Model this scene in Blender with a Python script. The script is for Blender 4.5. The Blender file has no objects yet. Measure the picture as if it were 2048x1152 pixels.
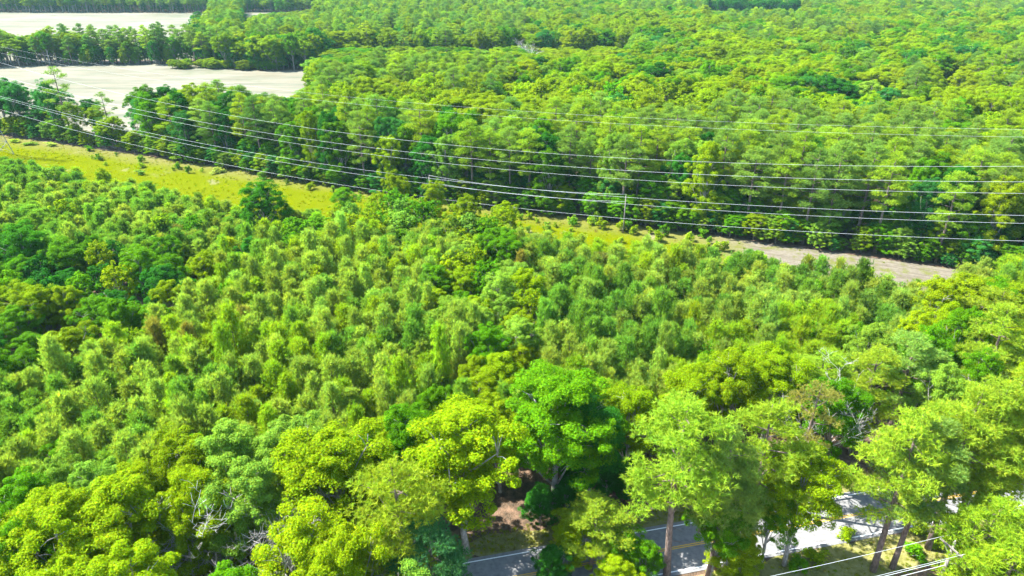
import bpy, math, random
import numpy as np
from mathutils import noise, Vector

# ------------------------------------------------------------------ camera, world, sun, exposure
S = bpy.context.scene
C = S.collection
F, PITCH, H = 1365.0, math.radians(26.0), 60.0          # focal length in photo pixels, pitch down, height
cam = bpy.data.objects.new('camera', bpy.data.cameras.new('camera'))
C.objects.link(cam)
cam.location = (0, 0, H)
cam.rotation_euler = (math.pi / 2 - PITCH, 0, 0)
cam.data.sensor_width = 36.0
cam.data.lens = 36.0 * F / 2048.0
cam.data.clip_start = 0.5
cam.data.clip_end = 6000
S.camera = cam

SUN_DIR = Vector((-0.93, 0.22, 0.0)).normalized()
SUN_EL = math.radians(52)
world = bpy.data.worlds.new('World')
S.world = world
world.use_nodes = True
nt = world.node_tree
sky = nt.nodes.new('ShaderNodeTexSky')
sky.sky_type = 'NISHITA'
sky.sun_disc = False
sky.sun_elevation = SUN_EL
sky.sun_rotation = math.atan2(SUN_DIR.x, SUN_DIR.y)
sky.air_density = 1.0
sky.dust_density = 0.6
bg = nt.nodes['Background']
nt.links.new(sky.outputs[0], bg.inputs[0])
bg.inputs[1].default_value = 0.14
sun = bpy.data.objects.new('sun', bpy.data.lights.new('sun', 'SUN'))
C.objects.link(sun)
sun.data.energy = 5.0
sun.data.angle = math.radians(0.53)
sun.data.color = (1.0, 0.97, 0.90)
d = Vector((SUN_DIR.x * math.cos(SUN_EL), SUN_DIR.y * math.cos(SUN_EL), math.sin(SUN_EL)))
sun.rotation_euler = d.to_track_quat('Z', 'Y').to_euler()
sun.location = (-100, 60, 200)
S.view_settings.view_transform = 'Standard'
S.view_settings.look = 'None'
S.view_settings.exposure = 2.2
S.view_settings.gamma = 1.0
S.cycles.max_bounces = 6
S.cycles.diffuse_bounces = 3
S.cycles.glossy_bounces = 1
S.cycles.transmission_bounces = 3
S.cycles.transparent_max_bounces = 4
S.cycles.volume_bounces = 0
S.render.engine = 'CYCLES'

rng = np.random.default_rng(7)
R = random.Random(11)

# ------------------------------------------------------------------ places: a photo pixel and a height give a point in the world
def ray(px, py):
    u = (px - 1024) / F
    v = -(py - 576) / F
    return (u, math.cos(PITCH) + v * math.sin(PITCH), -math.sin(PITCH) + v * math.cos(PITCH))

def P(px, py, z=0.0):
    a = ray(px, py)
    t = (z - H) / a[2]
    return (a[0] * t, a[1] * t)

def proj(x, y, z):
    zz = z - H
    dep = y * math.cos(PITCH) - zz * math.sin(PITCH)
    up = y * math.sin(PITCH) + zz * math.cos(PITCH)
    return 1024 + F * x / dep, 576 - F * up / dep, dep

def PW(pts, z):
    return [P(a, b, z) for a, b in pts]

def inside(p, poly):
    x, y = p
    r = False
    j = len(poly) - 1
    for i in range(len(poly)):
        xi, yi = poly[i]
        xj, yj = poly[j]
        if (yi > y) != (yj > y) and x < (xj - xi) * (y - yi) / (yj - yi) + xi:
            r = not r
        j = i
    return r

# the cleared strip of the power line: far edge (foot of the tall wood) is a straight line
EA, EB = P(0, 272), P(2048, 560)
ET = Vector((EB[0] - EA[0], EB[1] - EA[1])).normalized()
EN = Vector((ET.y, -ET.x))                       # points to the camera side
if EN.y > 0: EN = -EN
STRIP_W = 46.0
def lerp_tab(u, tab):
    for (a, p), (b, q) in zip(tab, tab[1:]):
        if u <= b: return p if u <= a else p + (q - p) * (u - a) / (b - a)
    return tab[-1][1]
def strip_w(u):
    return lerp_tab(u, [(60, 36), (90, 36), (138, 41), (182, 43), (200, 40), (220, 36), (250, 35), (262, 30), (280, 31), (300, 33), (305, 16), (330, 10)])
def edge_s(u):                                   # the foot of the tall wood bulges a little towards the camera
    return lerp_tab(u, [(0, 0), (68, 0), (117, 3.5), (166, 6), (209, 3.5), (263, .5), (320, 0)])
def strip_s(x, y):
    return (x - EA[0]) * EN.x + (y - EA[1]) * EN.y
def strip_u(x, y):
    return (x - EA[0]) * ET.x + (y - EA[1]) * ET.y
def strip_pt(u, s):
    return (EA[0] + ET.x * u + EN.x * s, EA[1] + ET.y * u + EN.y * s)

# the road
RC0 = P(1601, 1050); RC1 = P(2020, 973)
RT = Vector((RC1[0] - RC0[0], RC1[1] - RC0[1])).normalized()
RN = Vector((-RT.y, RT.x))                       # away from the camera
def road_s(x, y):
    return (x - RC0[0]) * RN.x + (y - RC0[1]) * RN.y
def road_u(x, y):
    return (x - RC0[0]) * RT.x + (y - RC0[1]) * RT.y
def road_pt(u, s):
    return (RC0[0] + RT.x * u + RN.x * s, RC0[1] + RT.y * u + RN.y * s)

# ------------------------------------------------------------------ materials
def mat(name):
    m = bpy.data.materials.new(name)
    m.use_nodes = True
    n = m.node_tree
    b = n.nodes['Principled BSDF']
    b.inputs['Specular IOR Level'].default_value = 0.25
    return m, n, b

def leaf_mat(name, trans=0.35, rough=0.5, tcol=(1.25, 1.2, 0.5), spec=0.3):
    m, n, b = mat(name)
    N, L = n.nodes.new, n.links.new
    a = N('ShaderNodeAttribute'); a.attribute_type = 'INSTANCER'; a.attribute_name = 'tint'
    r = N('ShaderNodeAttribute'); r.attribute_type = 'GEOMETRY'; r.attribute_name = 'leafvar'
    mx = N('ShaderNodeMix'); mx.data_type = 'RGBA'; mx.blend_type = 'MULTIPLY'; mx.inputs[0].default_value = 1.0
    L(a.outputs['Color'], mx.inputs[6]); L(r.outputs['Color'], mx.inputs[7])
    L(mx.outputs[2], b.inputs['Base Color'])
    b.inputs['Roughness'].default_value = rough
    b.inputs['Specular IOR Level'].default_value = spec
    t = N('ShaderNodeBsdfTranslucent')
    m2 = N('ShaderNodeMix'); m2.data_type = 'RGBA'; m2.blend_type = 'MULTIPLY'; m2.inputs[0].default_value = 1.0
    L(mx.outputs[2], m2.inputs[6]); m2.inputs[7].default_value = (*tcol, 1)
    L(m2.outputs[2], t.inputs[0])
    ms = N('ShaderNodeMixShader'); ms.inputs[0].default_value = trans
    L(b.outputs[0], ms.inputs[1]); L(t.outputs[0], ms.inputs[2])
    L(ms.outputs[0], n.nodes['Material Output'].inputs[0])
    return m

def noise_mat(name, cols, scale=1.0, rough=0.9, detail=8, bump=0.0, stretch=(1, 1, 1), pos=None, bscale=None, dist=0.0, rot=0.0):
    m, n, b = mat(name)
    N, L = n.nodes.new, n.links.new
    tc = N('ShaderNodeTexCoord'); mp = N('ShaderNodeMapping'); mp.inputs['Scale'].default_value = stretch
    mp.inputs['Rotation'].default_value = (0, 0, rot)
    L(tc.outputs['Object'], mp.inputs[0])
    no = N('ShaderNodeTexNoise'); no.inputs['Scale'].default_value = scale; no.inputs['Detail'].default_value = detail
    no.inputs['Roughness'].default_value = 0.62; no.inputs['Distortion'].default_value = dist
    L(mp.outputs[0], no.inputs[0])
    cr = N('ShaderNodeValToRGB')
    L(no.outputs['Fac'], cr.inputs[0])
    el = cr.color_ramp.elements
    pos = pos or [0.3 + 0.4 * i / (len(cols) - 1) for i in range(len(cols))]
    while len(el) < len(cols): el.new(0.5)
    for i, c in enumerate(cols):
        el[i].position = pos[i]; el[i].color = (*c, 1)
    L(cr.outputs[0], b.inputs['Base Color'])
    b.inputs['Roughness'].default_value = rough
    if bump:
        n2 = N('ShaderNodeTexNoise'); n2.inputs['Scale'].default_value = bscale or scale * 6; n2.inputs['Detail'].default_value = 6
        L(mp.outputs[0], n2.inputs[0])
        bp = N('ShaderNodeBump'); bp.inputs['Strength'].default_value = bump; bp.inputs['Distance'].default_value = 0.3
        L(n2.outputs['Fac'], bp.inputs['Height']); L(bp.outputs[0], b.inputs['Normal'])
    return m, n, b, cr

M_LEAF = leaf_mat('broad_leaf', 0.42, 0.5, (1.1, 1.2, 0.3), 0.015)
M_NEEDLE = leaf_mat('pine_needle', 0.50, 0.5, (1.05, 1.2, 0.4), 0.015)
M_BARKP = noise_mat('pine_bark', [(0.07, 0.05, 0.045), (0.17, 0.125, 0.10), (0.27, 0.20, 0.17)], 6, 0.95, bump=0.6, stretch=(1, 1, 0.3))[0]
M_BARKB = noise_mat('grey_bark', [(0.10, 0.095, 0.085), (0.24, 0.22, 0.19), (0.42, 0.40, 0.36)], 4, 0.9, bump=0.4, stretch=(1, 1, 0.4))[0]
M_DEAD = noise_mat('bleached_wood', [(0.22, 0.20, 0.18), (0.40, 0.37, 0.34), (0.52, 0.50, 0.47)], 5, 0.9)[0]
M_FLOOR = noise_mat('leaf_litter', [(0.035, 0.028, 0.018), (0.10, 0.065, 0.04), (0.21, 0.13, 0.085)], 0.8, 0.95, detail=12, bump=0.8)[0]
M_ASPH, _n, _b, _c = noise_mat('worn_asphalt', [(0.115, 0.115, 0.115), (0.17, 0.169, 0.166), (0.21, 0.207, 0.20)], 1.6, 0.85, detail=12, bump=0.15, bscale=40)
M_PAINTW = noise_mat('white_road_paint', [(0.45, 0.46, 0.46), (0.78, 0.78, 0.76), (0.8, 0.8, 0.78)], 5, 0.7, pos=[0.28, 0.42, 0.7])[0]
M_PAINTY = noise_mat('yellow_road_paint', [(0.30, 0.24, 0.12), (0.62, 0.36, 0.02), (0.66, 0.40, 0.02)], 4, 0.7, pos=[0.30, 0.44, 0.7])[0]
M_VERGE = noise_mat('mown_dry_grass', [(0.08, 0.08, 0.015), (0.16, 0.155, 0.04), (0.22, 0.20, 0.09)], 0.9, 0.95, detail=12, bump=0.5)[0]
M_STRAW = noise_mat('pine_straw', [(0.09, 0.05, 0.03), (0.20, 0.12, 0.07), (0.30, 0.22, 0.10)], 1.1, 0.95, detail=12, bump=0.6)[0]
M_STEEL = noise_mat('galvanised_steel', [(0.16, 0.17, 0.175), (0.22, 0.23, 0.235), (0.27, 0.28, 0.285)], 3, 0.5)[0]
M_CABLE = mat('aluminium_cable')[0]
M_CABLE.node_tree.nodes['Principled BSDF'].inputs['Base Color'].default_value = (0.5, 0.52, 0.52, 1)
M_CABLE.node_tree.nodes['Principled BSDF'].inputs['Roughness'].default_value = 0.6
M_POLE = noise_mat('weathered_pole_wood', [(0.10, 0.085, 0.07), (0.17, 0.15, 0.13), (0.23, 0.21, 0.185)], 5, 0.9, stretch=(1, 1, 0.15))[0]
M_CERAM = mat('brown_porcelain')[0]
M_CERAM.node_tree.nodes['Principled BSDF'].inputs['Base Color'].default_value = (0.35, 0.33, 0.32, 1)
M_CERAM.node_tree.nodes['Principled BSDF'].inputs['Roughness'].default_value = 0.25

# ------------------------------------------------------------------ mesh building
class MB:
    """collects tubes and boxes; build() links them as ONE mesh object"""
    def __init__(s): s.v = []; s.f = []; s.n = 0
    def add(s, v, f):
        s.v.append(np.asarray(v, float)); s.f.append([tuple(i + s.n for i in q) for q in f]); s.n += len(v)
    def tube(s, pts, rad, k=6, cap=True):
        pts = [Vector(p) for p in pts]
        vs = []; fs = []
        a = None
        for i, p in enumerate(pts):
            t = (pts[min(i + 1, len(pts) - 1)] - pts[max(i - 1, 0)]).normalized()
            if a is None: a = t.orthogonal().normalized()
            a = (a - t * a.dot(t)).normalized(); b = t.cross(a)
            for j in range(k):
                w = 2 * math.pi * j / k
                vs.append(p + (a * math.cos(w) + b * math.sin(w)) * rad[i])
        for i in range(len(pts) - 1):
            for j in range(k):
                fs.append((i * k + j, i * k + (j + 1) % k, (i + 1) * k + (j + 1) % k, (i + 1) * k + j))
        if cap:
            fs.append(tuple(range(k))[::-1]); fs.append(tuple(range((len(pts) - 1) * k, len(pts) * k)))
        s.add([tuple(v) for v in vs], fs)
    def box(s, c, ax, ay, az):
        c = Vector(c); ax, ay, az = Vector(ax), Vector(ay), Vector(az)
        vs = [c + ax * i + ay * j + az * k for i in (-1, 1) for j in (-1, 1) for k in (-1, 1)]
        s.add([tuple(v) for v in vs], [(0, 1, 3, 2), (4, 6, 7, 5), (0, 4, 5, 1), (2, 3, 7, 6), (0, 2, 6, 4), (1, 5, 7, 3)])
    def mesh(s, name, m, smooth=True):
        me = bpy.data.meshes.new(name)
        me.from_pydata(np.concatenate(s.v).tolist(), [], [q for g in s.f for q in g])
        me.materials.append(m)
        if smooth: me.polygons.foreach_set('use_smooth', [True] * len(me.polygons))
        me.update()
        return me
    def build(s, name, m, parent=None, smooth=True):
        return link(name, s.mesh(name, m, smooth), parent)

def link(name, me, parent=None):
    o = bpy.data.objects.new(name, me); C.objects.link(o)
    if parent: o.parent = parent
    return o

def tag(o, label=None, cat=None, group=None, kind=None):
    if label: o['label'] = label
    if cat: o['category'] = cat
    if group: o['group'] = group
    if kind: o['kind'] = kind
    return o

def root(name, loc, label, cat, group=None, rz=0.0):
    o = bpy.data.objects.new(name, None); C.objects.link(o)
    o.location = loc; o.rotation_euler = (0, 0, rz); o.empty_display_size = 0.5
    return tag(o, label, cat, group)

def soup(name, V, var, m, nper):
    """mesh of loose faces; V (n, nper, 3), var (n, 3) colour multiplier per face"""
    n = len(V)
    me = bpy.data.meshes.new(name)
    me.vertices.add(n * nper); me.vertices.foreach_set('co', V.astype(np.float32).ravel())
    me.loops.add(n * nper); me.loops.foreach_set('vertex_index', np.arange(n * nper, dtype=np.int32))
    me.polygons.add(n); me.polygons.foreach_set('loop_start', np.arange(0, n * nper, nper, dtype=np.int32))
    me.polygons.foreach_set('loop_total', np.full(n, nper, dtype=np.int32))
    at = me.attributes.new('leafvar', 'FLOAT_COLOR', 'FACE')
    at.data.foreach_set('color', np.concatenate([var, np.ones((n, 1))], 1).astype(np.float32).ravel())
    me.materials.append(m)
    me.update(calc_edges=True)
    me.validate()
    return me

def unit(a):
    return a / np.maximum(np.linalg.norm(a, axis=-1, keepdims=True), 1e-6)

def leaves(cen, nrm, size, asp=0.62, fold=0.25):
    """folded lozenge leaf sprays"""
    n = len(cen)
    t = unit(np.cross(nrm, rng.normal(size=(n, 3))))
    b = np.cross(nrm, t)
    s = size[:, None]
    v0 = cen - t * s * 0.5
    v1 = cen + b * s * asp * 0.5 + nrm * s * fold * 0.4
    v2 = cen + t * s * 0.5
    v3 = cen - b * s * asp * 0.5 + nrm * s * fold * 0.4
    return np.stack([v0, v1, v2, v3], 1)

def leafvar(n, amt=0.22, hue=0.12):
    b = np.clip(1 + rng.normal(size=(n, 1)) * amt, 0.45, 1.6)
    h = rng.normal(size=(n, 1)) * hue
    return np.concatenate([b * (1 + h), b, b * (1 - h)], 1).clip(0.1, 2.0)

# ---- broadleaf: nominal 18 m high, 10 m crown
def broadleaf(seed, lod=0, low=False, tall=1.0):
    global rng
    rng = np.random.default_rng(seed)
    rr = random.Random(seed)
    HT = 18.0; z0 = 3.0 if low else 5.5
    if low: z0 = 1.0
    lobes = []
    nl = rr.randint(12, 17)
    for i in range(nl):
        k = (i + 0.5) / nl
        z = z0 + 2.0 + (HT - z0 - 4.2) * (k ** 0.75)
        prof = math.sin(math.pi * min(1, max(0.08, (z - z0 + 1.5) / (HT - z0 + 2.5)))) ** 0.6
        a = i * 2.4 + rr.uniform(-0.5, 0.5)
        rad = rr.uniform(1.2, 3.1) * prof if k < 0.9 else rr.uniform(0, 0.9)
        lobes.append((rad * 1.15 * math.cos(a), rad * 1.15 * math.sin(a), z + rr.uniform(-0.6, 0.6), rr.uniform(1.25, 2.5) * (0.75 + 0.35 * prof)))
    lobes.append((0, 0, HT - 3.0, 2.4))
    # clumps on the lobes' shells
    cl = []
    per = 14 if lod == 0 else 8
    for (x, y, z, r) in lobes:
        n = per
        dd = unit(rng.normal(size=(n * 2, 3)))
        dd = dd[(dd[:, 2] > -0.65)][:n]
        rad = r * rng.uniform(0.72, 1.08, size=(len(dd), 1))
        c = np.array([[x, y, z]]) + dd * rad * np.array([[1, 1, 0.9]])
        for q, e in zip(c, dd): cl.append((q, e))
    cen = []; nrm = []
    axis = np.array([0, 0, HT * 0.5])
    per2 = 290 if lod == 0 else 30
    for q, e in cl:
        out = unit((q - axis) * np.array([1, 1, 0.8]) + e * 2.0)
        n = int(per2 * rng.uniform(0.6, 1.35))
        rc = rng.uniform(0.4, 0.95)
        dd = unit(rng.normal(size=(n, 3)) + out * 0.75 + np.array([0, 0, 0.35]))
        c = q + dd * rc * rng.uniform(0.55, 1.1, size=(n, 1)) * np.array([1.15, 1.15, 0.75])
        cen.append(c); nrm.append(unit(dd * 0.8 + np.array([0, 0, 0.7]) + rng.normal(size=(n, 3)) * 0.55))
    cen = np.concatenate(cen); nrm = np.concatenate(nrm)
    keep = cen[:, 2] > z0 - 0.8
    cen, nrm = cen[keep], nrm[keep]
    sz = rng.uniform(0.13, 0.26, size=len(cen)) * (1.0 if lod == 0 else 2.8)
    crown = soup('crown', leaves(cen, nrm, sz), leafvar(len(cen)), M_LEAF, 4)
    tb = MB()
    bend = [(0, 0, -0.3), (rr.uniform(-.2, .2), rr.uniform(-.2, .2), 3), (rr.uniform(-.5, .5), rr.uniform(-.5, .5), 7.5), (rr.uniform(-.5, .5), rr.uniform(-.5, .5), 11.5), (0, 0, 14.5)]
    tb.tube(bend, [0.36, 0.27, 0.22, 0.13, 0.03], 8 if lod == 0 else 5)
    for i, (x, y, z, r) in enumerate(lobes):
        zb = max(2.2, z - rr.uniform(3.0, 5.0)) * 0.9
        if low: zb = max(0.6, zb * 0.6)
        m1 = (x * 0.45, y * 0.45, zb + (z - zb) * 0.45)
        tb.tube([(0, 0, zb), m1, (x, y, z)], [0.12, 0.08, 0.03], 6 if lod == 0 else 4)
        if lod == 0:
            for k in range(4):
                e = Vector((rr.uniform(-1, 1), rr.uniform(-1, 1), rr.uniform(0, 1))).normalized() * r * 0.7
                tb.tube([(x, y, z - 0.4), (x + e.x * .5, y + e.y * .5, z + e.z * .6), (x + e.x, y + e.y, z + e.z)], [0.05, 0.035, 0.01], 4)
    return crown, tb.mesh('trunk', M_BARKB)

# ---- needle tufts
def needles(cen, axis, k, ln, wd, spread=0.9):
    n = len(cen)
    c = np.repeat(cen, k, 0); a = np.repeat(axis, k, 0)
    dd = unit(a + rng.normal(size=(n * k, 3)) * spread)
    side = unit(np.cross(dd, rng.normal(size=(n * k, 3))))
    l = ln * rng.uniform(0.6, 1.2, size=(n * k, 1)); w = wd * rng.uniform(0.7, 1.3, size=(n * k, 1))
    b = c - dd * l * 0.08
    return np.stack([b - side * w * .5, b + side * w * .5, c + dd * l], 1)

# ---- young plantation pine: nominal 11 m high, 4.6 m crown
def young_pine(seed, lod=0):
    global rng
    rng = np.random.default_rng(seed)
    rr = random.Random(seed)
    HT = 11.0
    tb = MB()
    tb.tube([(0, 0, -0.2), (0.05, 0, 4), (0, 0.05, 8), (0, 0, HT - 0.4)], [0.12, 0.09, 0.06, 0.015], 6 if lod == 0 else 4)
    cen = []; ax = []
    z = 2.4; lev = 0
    while z < HT - 0.5:
        k = (z - 2.0) / (HT - 2.0)
        r = 2.5 * (math.sin(math.pi * (0.42 + 0.56 * k)) ** 0.9) * rr.uniform(0.75, 1.15)
        nb = rr.randint(4, 6)
        a0 = rr.uniform(0, 6.28)
        for b in range(nb):
            a = a0 + b * 6.283 / nb + rr.uniform(-.35, .35)
            rb = r * rr.uniform(0.65, 1.15)
            up = (0.45 + 0.85 * k) * rb * rr.uniform(0.6, 1.1)
            e = Vector((math.cos(a) * rb, math.sin(a) * rb, up))
            if lod == 0 and lev % 2 == 0: tb.tube([(0, 0, z), (e.x * .55, e.y * .55, z + e.z * .35), (e.x, e.y, z + e.z)], [0.035, 0.022, 0.008], 3, False)
            nt_ = int((6 if lod == 0 else 2.6) * (1 + rb))
            for t in range(nt_):
                f = rr.uniform(0.3, 1.0) ** 0.7
                p = (e.x * f + rr.gauss(0, .2 + .12 * f), e.y * f + rr.gauss(0, .2 + .12 * f), z + e.z * f * (.5 + .5 * f) + rr.gauss(0, .14))
                cen.append(p); ax.append((math.cos(a) * .38, math.sin(a) * .38, 1.0))
        z += rr.uniform(0.36, 0.52); lev += 1
    for t in range(14):
        cen.append((rr.gauss(0, .14), rr.gauss(0, .14), HT - rr.uniform(0, 1.0))); ax.append((0, 0, 1))
    cen = np.array(cen); ax = unit(np.array(ax))
    k = 10 if lod == 0 else 7
    V = needles(cen, ax, k, 0.52 if lod == 0 else 0.62, 0.080 if lod == 0 else 0.17, 0.68)
    var = np.repeat(leafvar(len(cen), 0.18, 0.10), k, 0)
    return soup('crown', V, var, M_NEEDLE, 3), tb.mesh('trunk', M_BARKP)

# ---- tall loblolly-like pine: nominal 22 m high, 8 m crown, long bare trunk
def tall_pine(seed, lod=0, sparse=False):
    global rng
    rng = np.random.default_rng(seed)
    rr = random.Random(seed)
    HT = 22.0; zc = rr.uniform(7.6, 10.2)
    tb = MB()
    bx, by = rr.uniform(-.5, .5), rr.uniform(-.5, .5)
    def tr(z):
        k = z / HT
        return (bx * math.sin(k * 3.0), by * math.sin(k * 2.6), z)
    tb.tube([tr(z) if z > 0 else (0, 0, -0.3) for z in (0, 3, 7, 11, 15, 19, 21.5)], [0.34, 0.28, 0.25, 0.21, 0.16, 0.09, 0.03], 9 if lod == 0 else 5)
    pads = []
    nb = 22 if not sparse else 13
    for i in range(nb):
        k = (i + rr.uniform(0, .8)) / nb
        z = zc + (HT - 1.3 - zc) * k
        a = i * 2.4 + rr.uniform(-.6, .6)
        r = (4.0 * math.sin(math.pi * (0.26 + 0.66 * k)) ** 0.9) * rr.uniform(0.62, 1.08)
        t0 = Vector(tr(z))
        e = t0 + Vector((math.cos(a) * r, math.sin(a) * r, r * rr.uniform(0.12, 0.42)))
        m = t0.lerp(e, .55) + Vector((0, 0, -0.12 * r))
        tb.tube([t0, m, e], [0.085, 0.055, 0.02], 5 if lod == 0 else 3, False)
        pads.append((e, rr.uniform(0.85, 1.3)))
        if r > 1.8:
            pads.append((t0.lerp(e, 0.58) + Vector((rr.uniform(-.7, .7), rr.uniform(-.7, .7), 0.25)), rr.uniform(0.7, 1.05)))
        if r > 2.4:
            s = a + rr.choice([-1, 1]) * 0.5
            q = t0 + Vector((math.cos(s) * r * .85, math.sin(s) * r * .85, r * .25))
            tb.tube([m, q], [0.045, 0.015], 4 if lod == 0 else 3, False)
            pads.append((q, rr.uniform(0.7, 1.1)))
    pads.append((Vector(tr(HT - 0.9)), 1.15)); pads.append((Vector(tr(HT - 2.0)) + Vector((.5, -.3, 0)), 1.2))
    if lod == 0:
        for i in range(7):      # dead stubs below the crown
            z = rr.uniform(4.5, zc); a = rr.uniform(0, 6.28); l = rr.uniform(0.5, 1.7)
            tb.tube([tr(z), (tr(z)[0] + math.cos(a) * l, tr(z)[1] + math.sin(a) * l, z + rr.uniform(-.2, .3))], [0.035, 0.008], 3, False)
    cen = []; ax = []
    for c, r in pads:
        n = int((70 if lod == 0 else 18) * r * r * (0.55 if sparse else 1.0))
        dd = unit(rng.normal(size=(n, 3)) + np.array([0, 0, 0.25]))
        q = np.array(c)[None] + dd * r * rng.uniform(0.25, 1.0, size=(n, 1)) * np.array([1.15, 1.15, 0.55])
        cen.append(q); ax.append(unit(dd * 0.8 + np.array([0, 0, .6])))
    cen = np.concatenate(cen); ax = np.concatenate(ax)
    k = 9 if lod == 0 else 6
    V = needles(cen, ax, k, 0.40 if lod == 0 else 0.62, 0.075 if lod == 0 else 0.19, 0.85)
    var = np.repeat(leafvar(len(cen), 0.16, 0.08), k, 0)
    return soup('crown', V, var, M_NEEDLE, 3), tb.mesh('trunk', M_BARKP)

# ---- shrub: nominal 2.4 m high and wide, leaves to the ground
def shrub(seed):
    global rng
    rng = np.random.default_rng(seed)
    cen = []; nrm = []
    for i in range(16):
        q = np.array([rng.normal() * .55, rng.normal() * .55, rng.uniform(0.4, 1.9)])
        q[:2] *= 1.25 - q[2] * .4
        n = 75
        dd = unit(rng.normal(size=(n, 3)) + np.array([0, 0, .4]))
        cen.append(q + dd * rng.uniform(.25, .5) * rng.uniform(.4, 1.1, size=(n, 1)))
        nrm.append(unit(dd * .7 + np.array([0, 0, .6]) + rng.normal(size=(n, 3)) * .6))
    cen = np.concatenate(cen); nrm = np.concatenate(nrm)
    cen[:, 2] = np.abs(cen[:, 2])
    fo = soup('foliage', leaves(cen, nrm, rng.uniform(.14, .28, size=len(cen))), leafvar(len(cen)), M_LEAF, 4)
    tb = MB(); rr = random.Random(seed)
    for i in range(6):
        e = (rr.uniform(-.8, .8), rr.uniform(-.8, .8), rr.uniform(1.1, 1.9))
        tb.tube([(rr.uniform(-.1, .1), rr.uniform(-.1, .1), -.1), (e[0] * .5, e[1] * .5, e[2] * .55), e], [.035, .025, .008], 4)
    return fo, tb.mesh('stem', M_BARKB)

# ---- bare dead tree, nominal 14 m
def dead_tree_mesh(seed, HT=14.0, thick=0.3):
    rr = random.Random(seed)
    tb = MB()
    def br(p, dr, l, r, dep):
        n = 4
        pts = [p]; rad = [r]; dd = dr.copy()
        for i in range(n):
            dd = (dd + Vector((rr.uniform(-.28, .28), rr.uniform(-.28, .28), rr.uniform(-.12, .24)))).normalized()
            pts.append(pts[-1] + dd * l / n); rad.append(max(0.012, r * (1 - 0.72 * (i + 1) / n)))
        tb.tube(pts, rad, 6 if dep < 2 else (4 if dep < 3 else 3), False)
        if dep < 4:
            for k in range({0: 7, 1: 5, 2: 4, 3: 3}[dep]):
                f = rr.uniform(.3, 1.0); i = min(n - 1, int(f * n))
                q = pts[i].lerp(pts[i + 1], f * n - i if i < n else 1)
                a = rr.uniform(0, 6.28)
                nd = (dd * .55 + Vector((math.cos(a), math.sin(a), rr.uniform(-.15, .6)))).normalized()
                br(q, nd, l * rr.uniform(.38, .6), max(0.014, r * (1 - .65 * f) * .6), dep + 1)
    br(Vector((0, 0, -.3)), Vector((0, 0, 1)), HT * .85, thick, 0)
    return tb

# ------------------------------------------------------------------ the ground and what is painted on it
def sheet(name, pts, z, m, kind='structure'):
    me = bpy.data.meshes.new(name)
    me.from_pydata([(x, y, z) for x, y in pts], [], [tuple(range(len(pts)))])
    me.materials.append(m); me.update()
    if me.polygons[0].normal.z < 0: me.flip_normals()
    return tag(link(name, me), kind=kind)

sheet('ground', [(-2900, -350), (2900, -350), (2900, 4400), (-2900, 4400)], 0, M_FLOOR)

# cleared strip: yellow-green grass, paler dry grass along its far edge, bare gravelly soil towards its right end
m, n, b = mat('strip_grass')
N, L = n.nodes.new, n.links.new
tc = N('ShaderNodeTexCoord')
sx = N('ShaderNodeSeparateXYZ'); L(tc.outputs['Object'], sx.inputs[0])
def nz(scale, detail=10, rough=.65, vec=None, dist=0.0):
    a = N('ShaderNodeTexNoise'); a.inputs['Scale'].default_value = scale; a.inputs['Detail'].default_value = detail
    a.inputs['Roughness'].default_value = rough; a.inputs['Distortion'].default_value = dist
    L(vec or tc.outputs['Object'], a.inputs[0]); return a.outputs['Fac']
def mth(op, a, b_=None, clamp=False):
    x = N('ShaderNodeMath'); x.operation = op; x.use_clamp = clamp
    for i, q in enumerate((a, b_)):
        if q is None: continue
        if isinstance(q, (int, float)): x.inputs[i].default_value = q
        else: L(q, x.inputs[i])
    return x.outputs[0]
def mixc(f, a, b_):
    x = N('ShaderNodeMix'); x.data_type = 'RGBA'
    if isinstance(f, float): x.inputs[0].default_value = f
    else: L(f, x.inputs[0])
    for i, q in ((6, a), (7, b_)):
        if isinstance(q, tuple): x.inputs[i].default_value = (*q, 1)
        else: L(q, x.inputs[i])
    return x.outputs[2]
def mrange(v, a, b_):
    x = N('ShaderNodeMapRange'); L(v, x.inputs[0]); x.inputs[1].default_value = a; x.inputs[2].default_value = b_
    return x.outputs[0]
g1 = mixc(mrange(nz(.35), .35, .65), (0.080, 0.100, 0.0004), (0.110, 0.128, 0.0006))
g1 = mixc(mrange(nz(2.2), .45, .75), g1, (0.06, 0.09, 0.001))
# sheet's own axes: x along the strip, y across it (0 = far edge)
edge = mth('SUBTRACT', mrange(mth('ADD', sx.outputs[1], mth('MULTIPLY', nz(.08), 14.0)), 17.0, 8.0), 0.0)
dry = mixc(mrange(nz(1.2), .35, .7), (0.135, 0.125, 0.05), (0.095, 0.10, 0.010))
c2 = mixc(edge, g1, dry)
bx = mth('ADD', sx.outputs[0], mth('MULTIPLY', nz(.05), 40.0))
barem = mth('MULTIPLY', mrange(bx, 272.0, 290.0), mrange(mth('ADD', sx.outputs[1], mth('MULTIPLY', nz(.12), 12.0)), 26.0, 17.0))
mpr = N('ShaderNodeMapping'); L(tc.outputs['Object'], mpr.inputs[0]); mpr.inputs['Scale'].default_value = (.12, 1.3, 1)
bare = mixc(mrange(nz(.9), .35, .65), (0.115, 0.100, 0.074), (0.155, 0.138, 0.108))
bare = mixc(mth('MULTIPLY', mrange(nz(.8, 8, .6, mpr.outputs[0]), .48, .62), .6), bare, (0.075, 0.062, 0.045))
bare = mixc(mth('MULTIPLY', mrange(nz(.28, 10, .7), .50, .62), .85), bare, (0.085, 0.098, 0.012))
c3 = mixc(barem, c2, bare)
patch = mth('MULTIPLY', mrange(nz(.11), .60, .68), mrange(nz(1.5), .3, .6))
c3 = mixc(patch, c3, (0.18, 0.165, 0.10))
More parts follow.
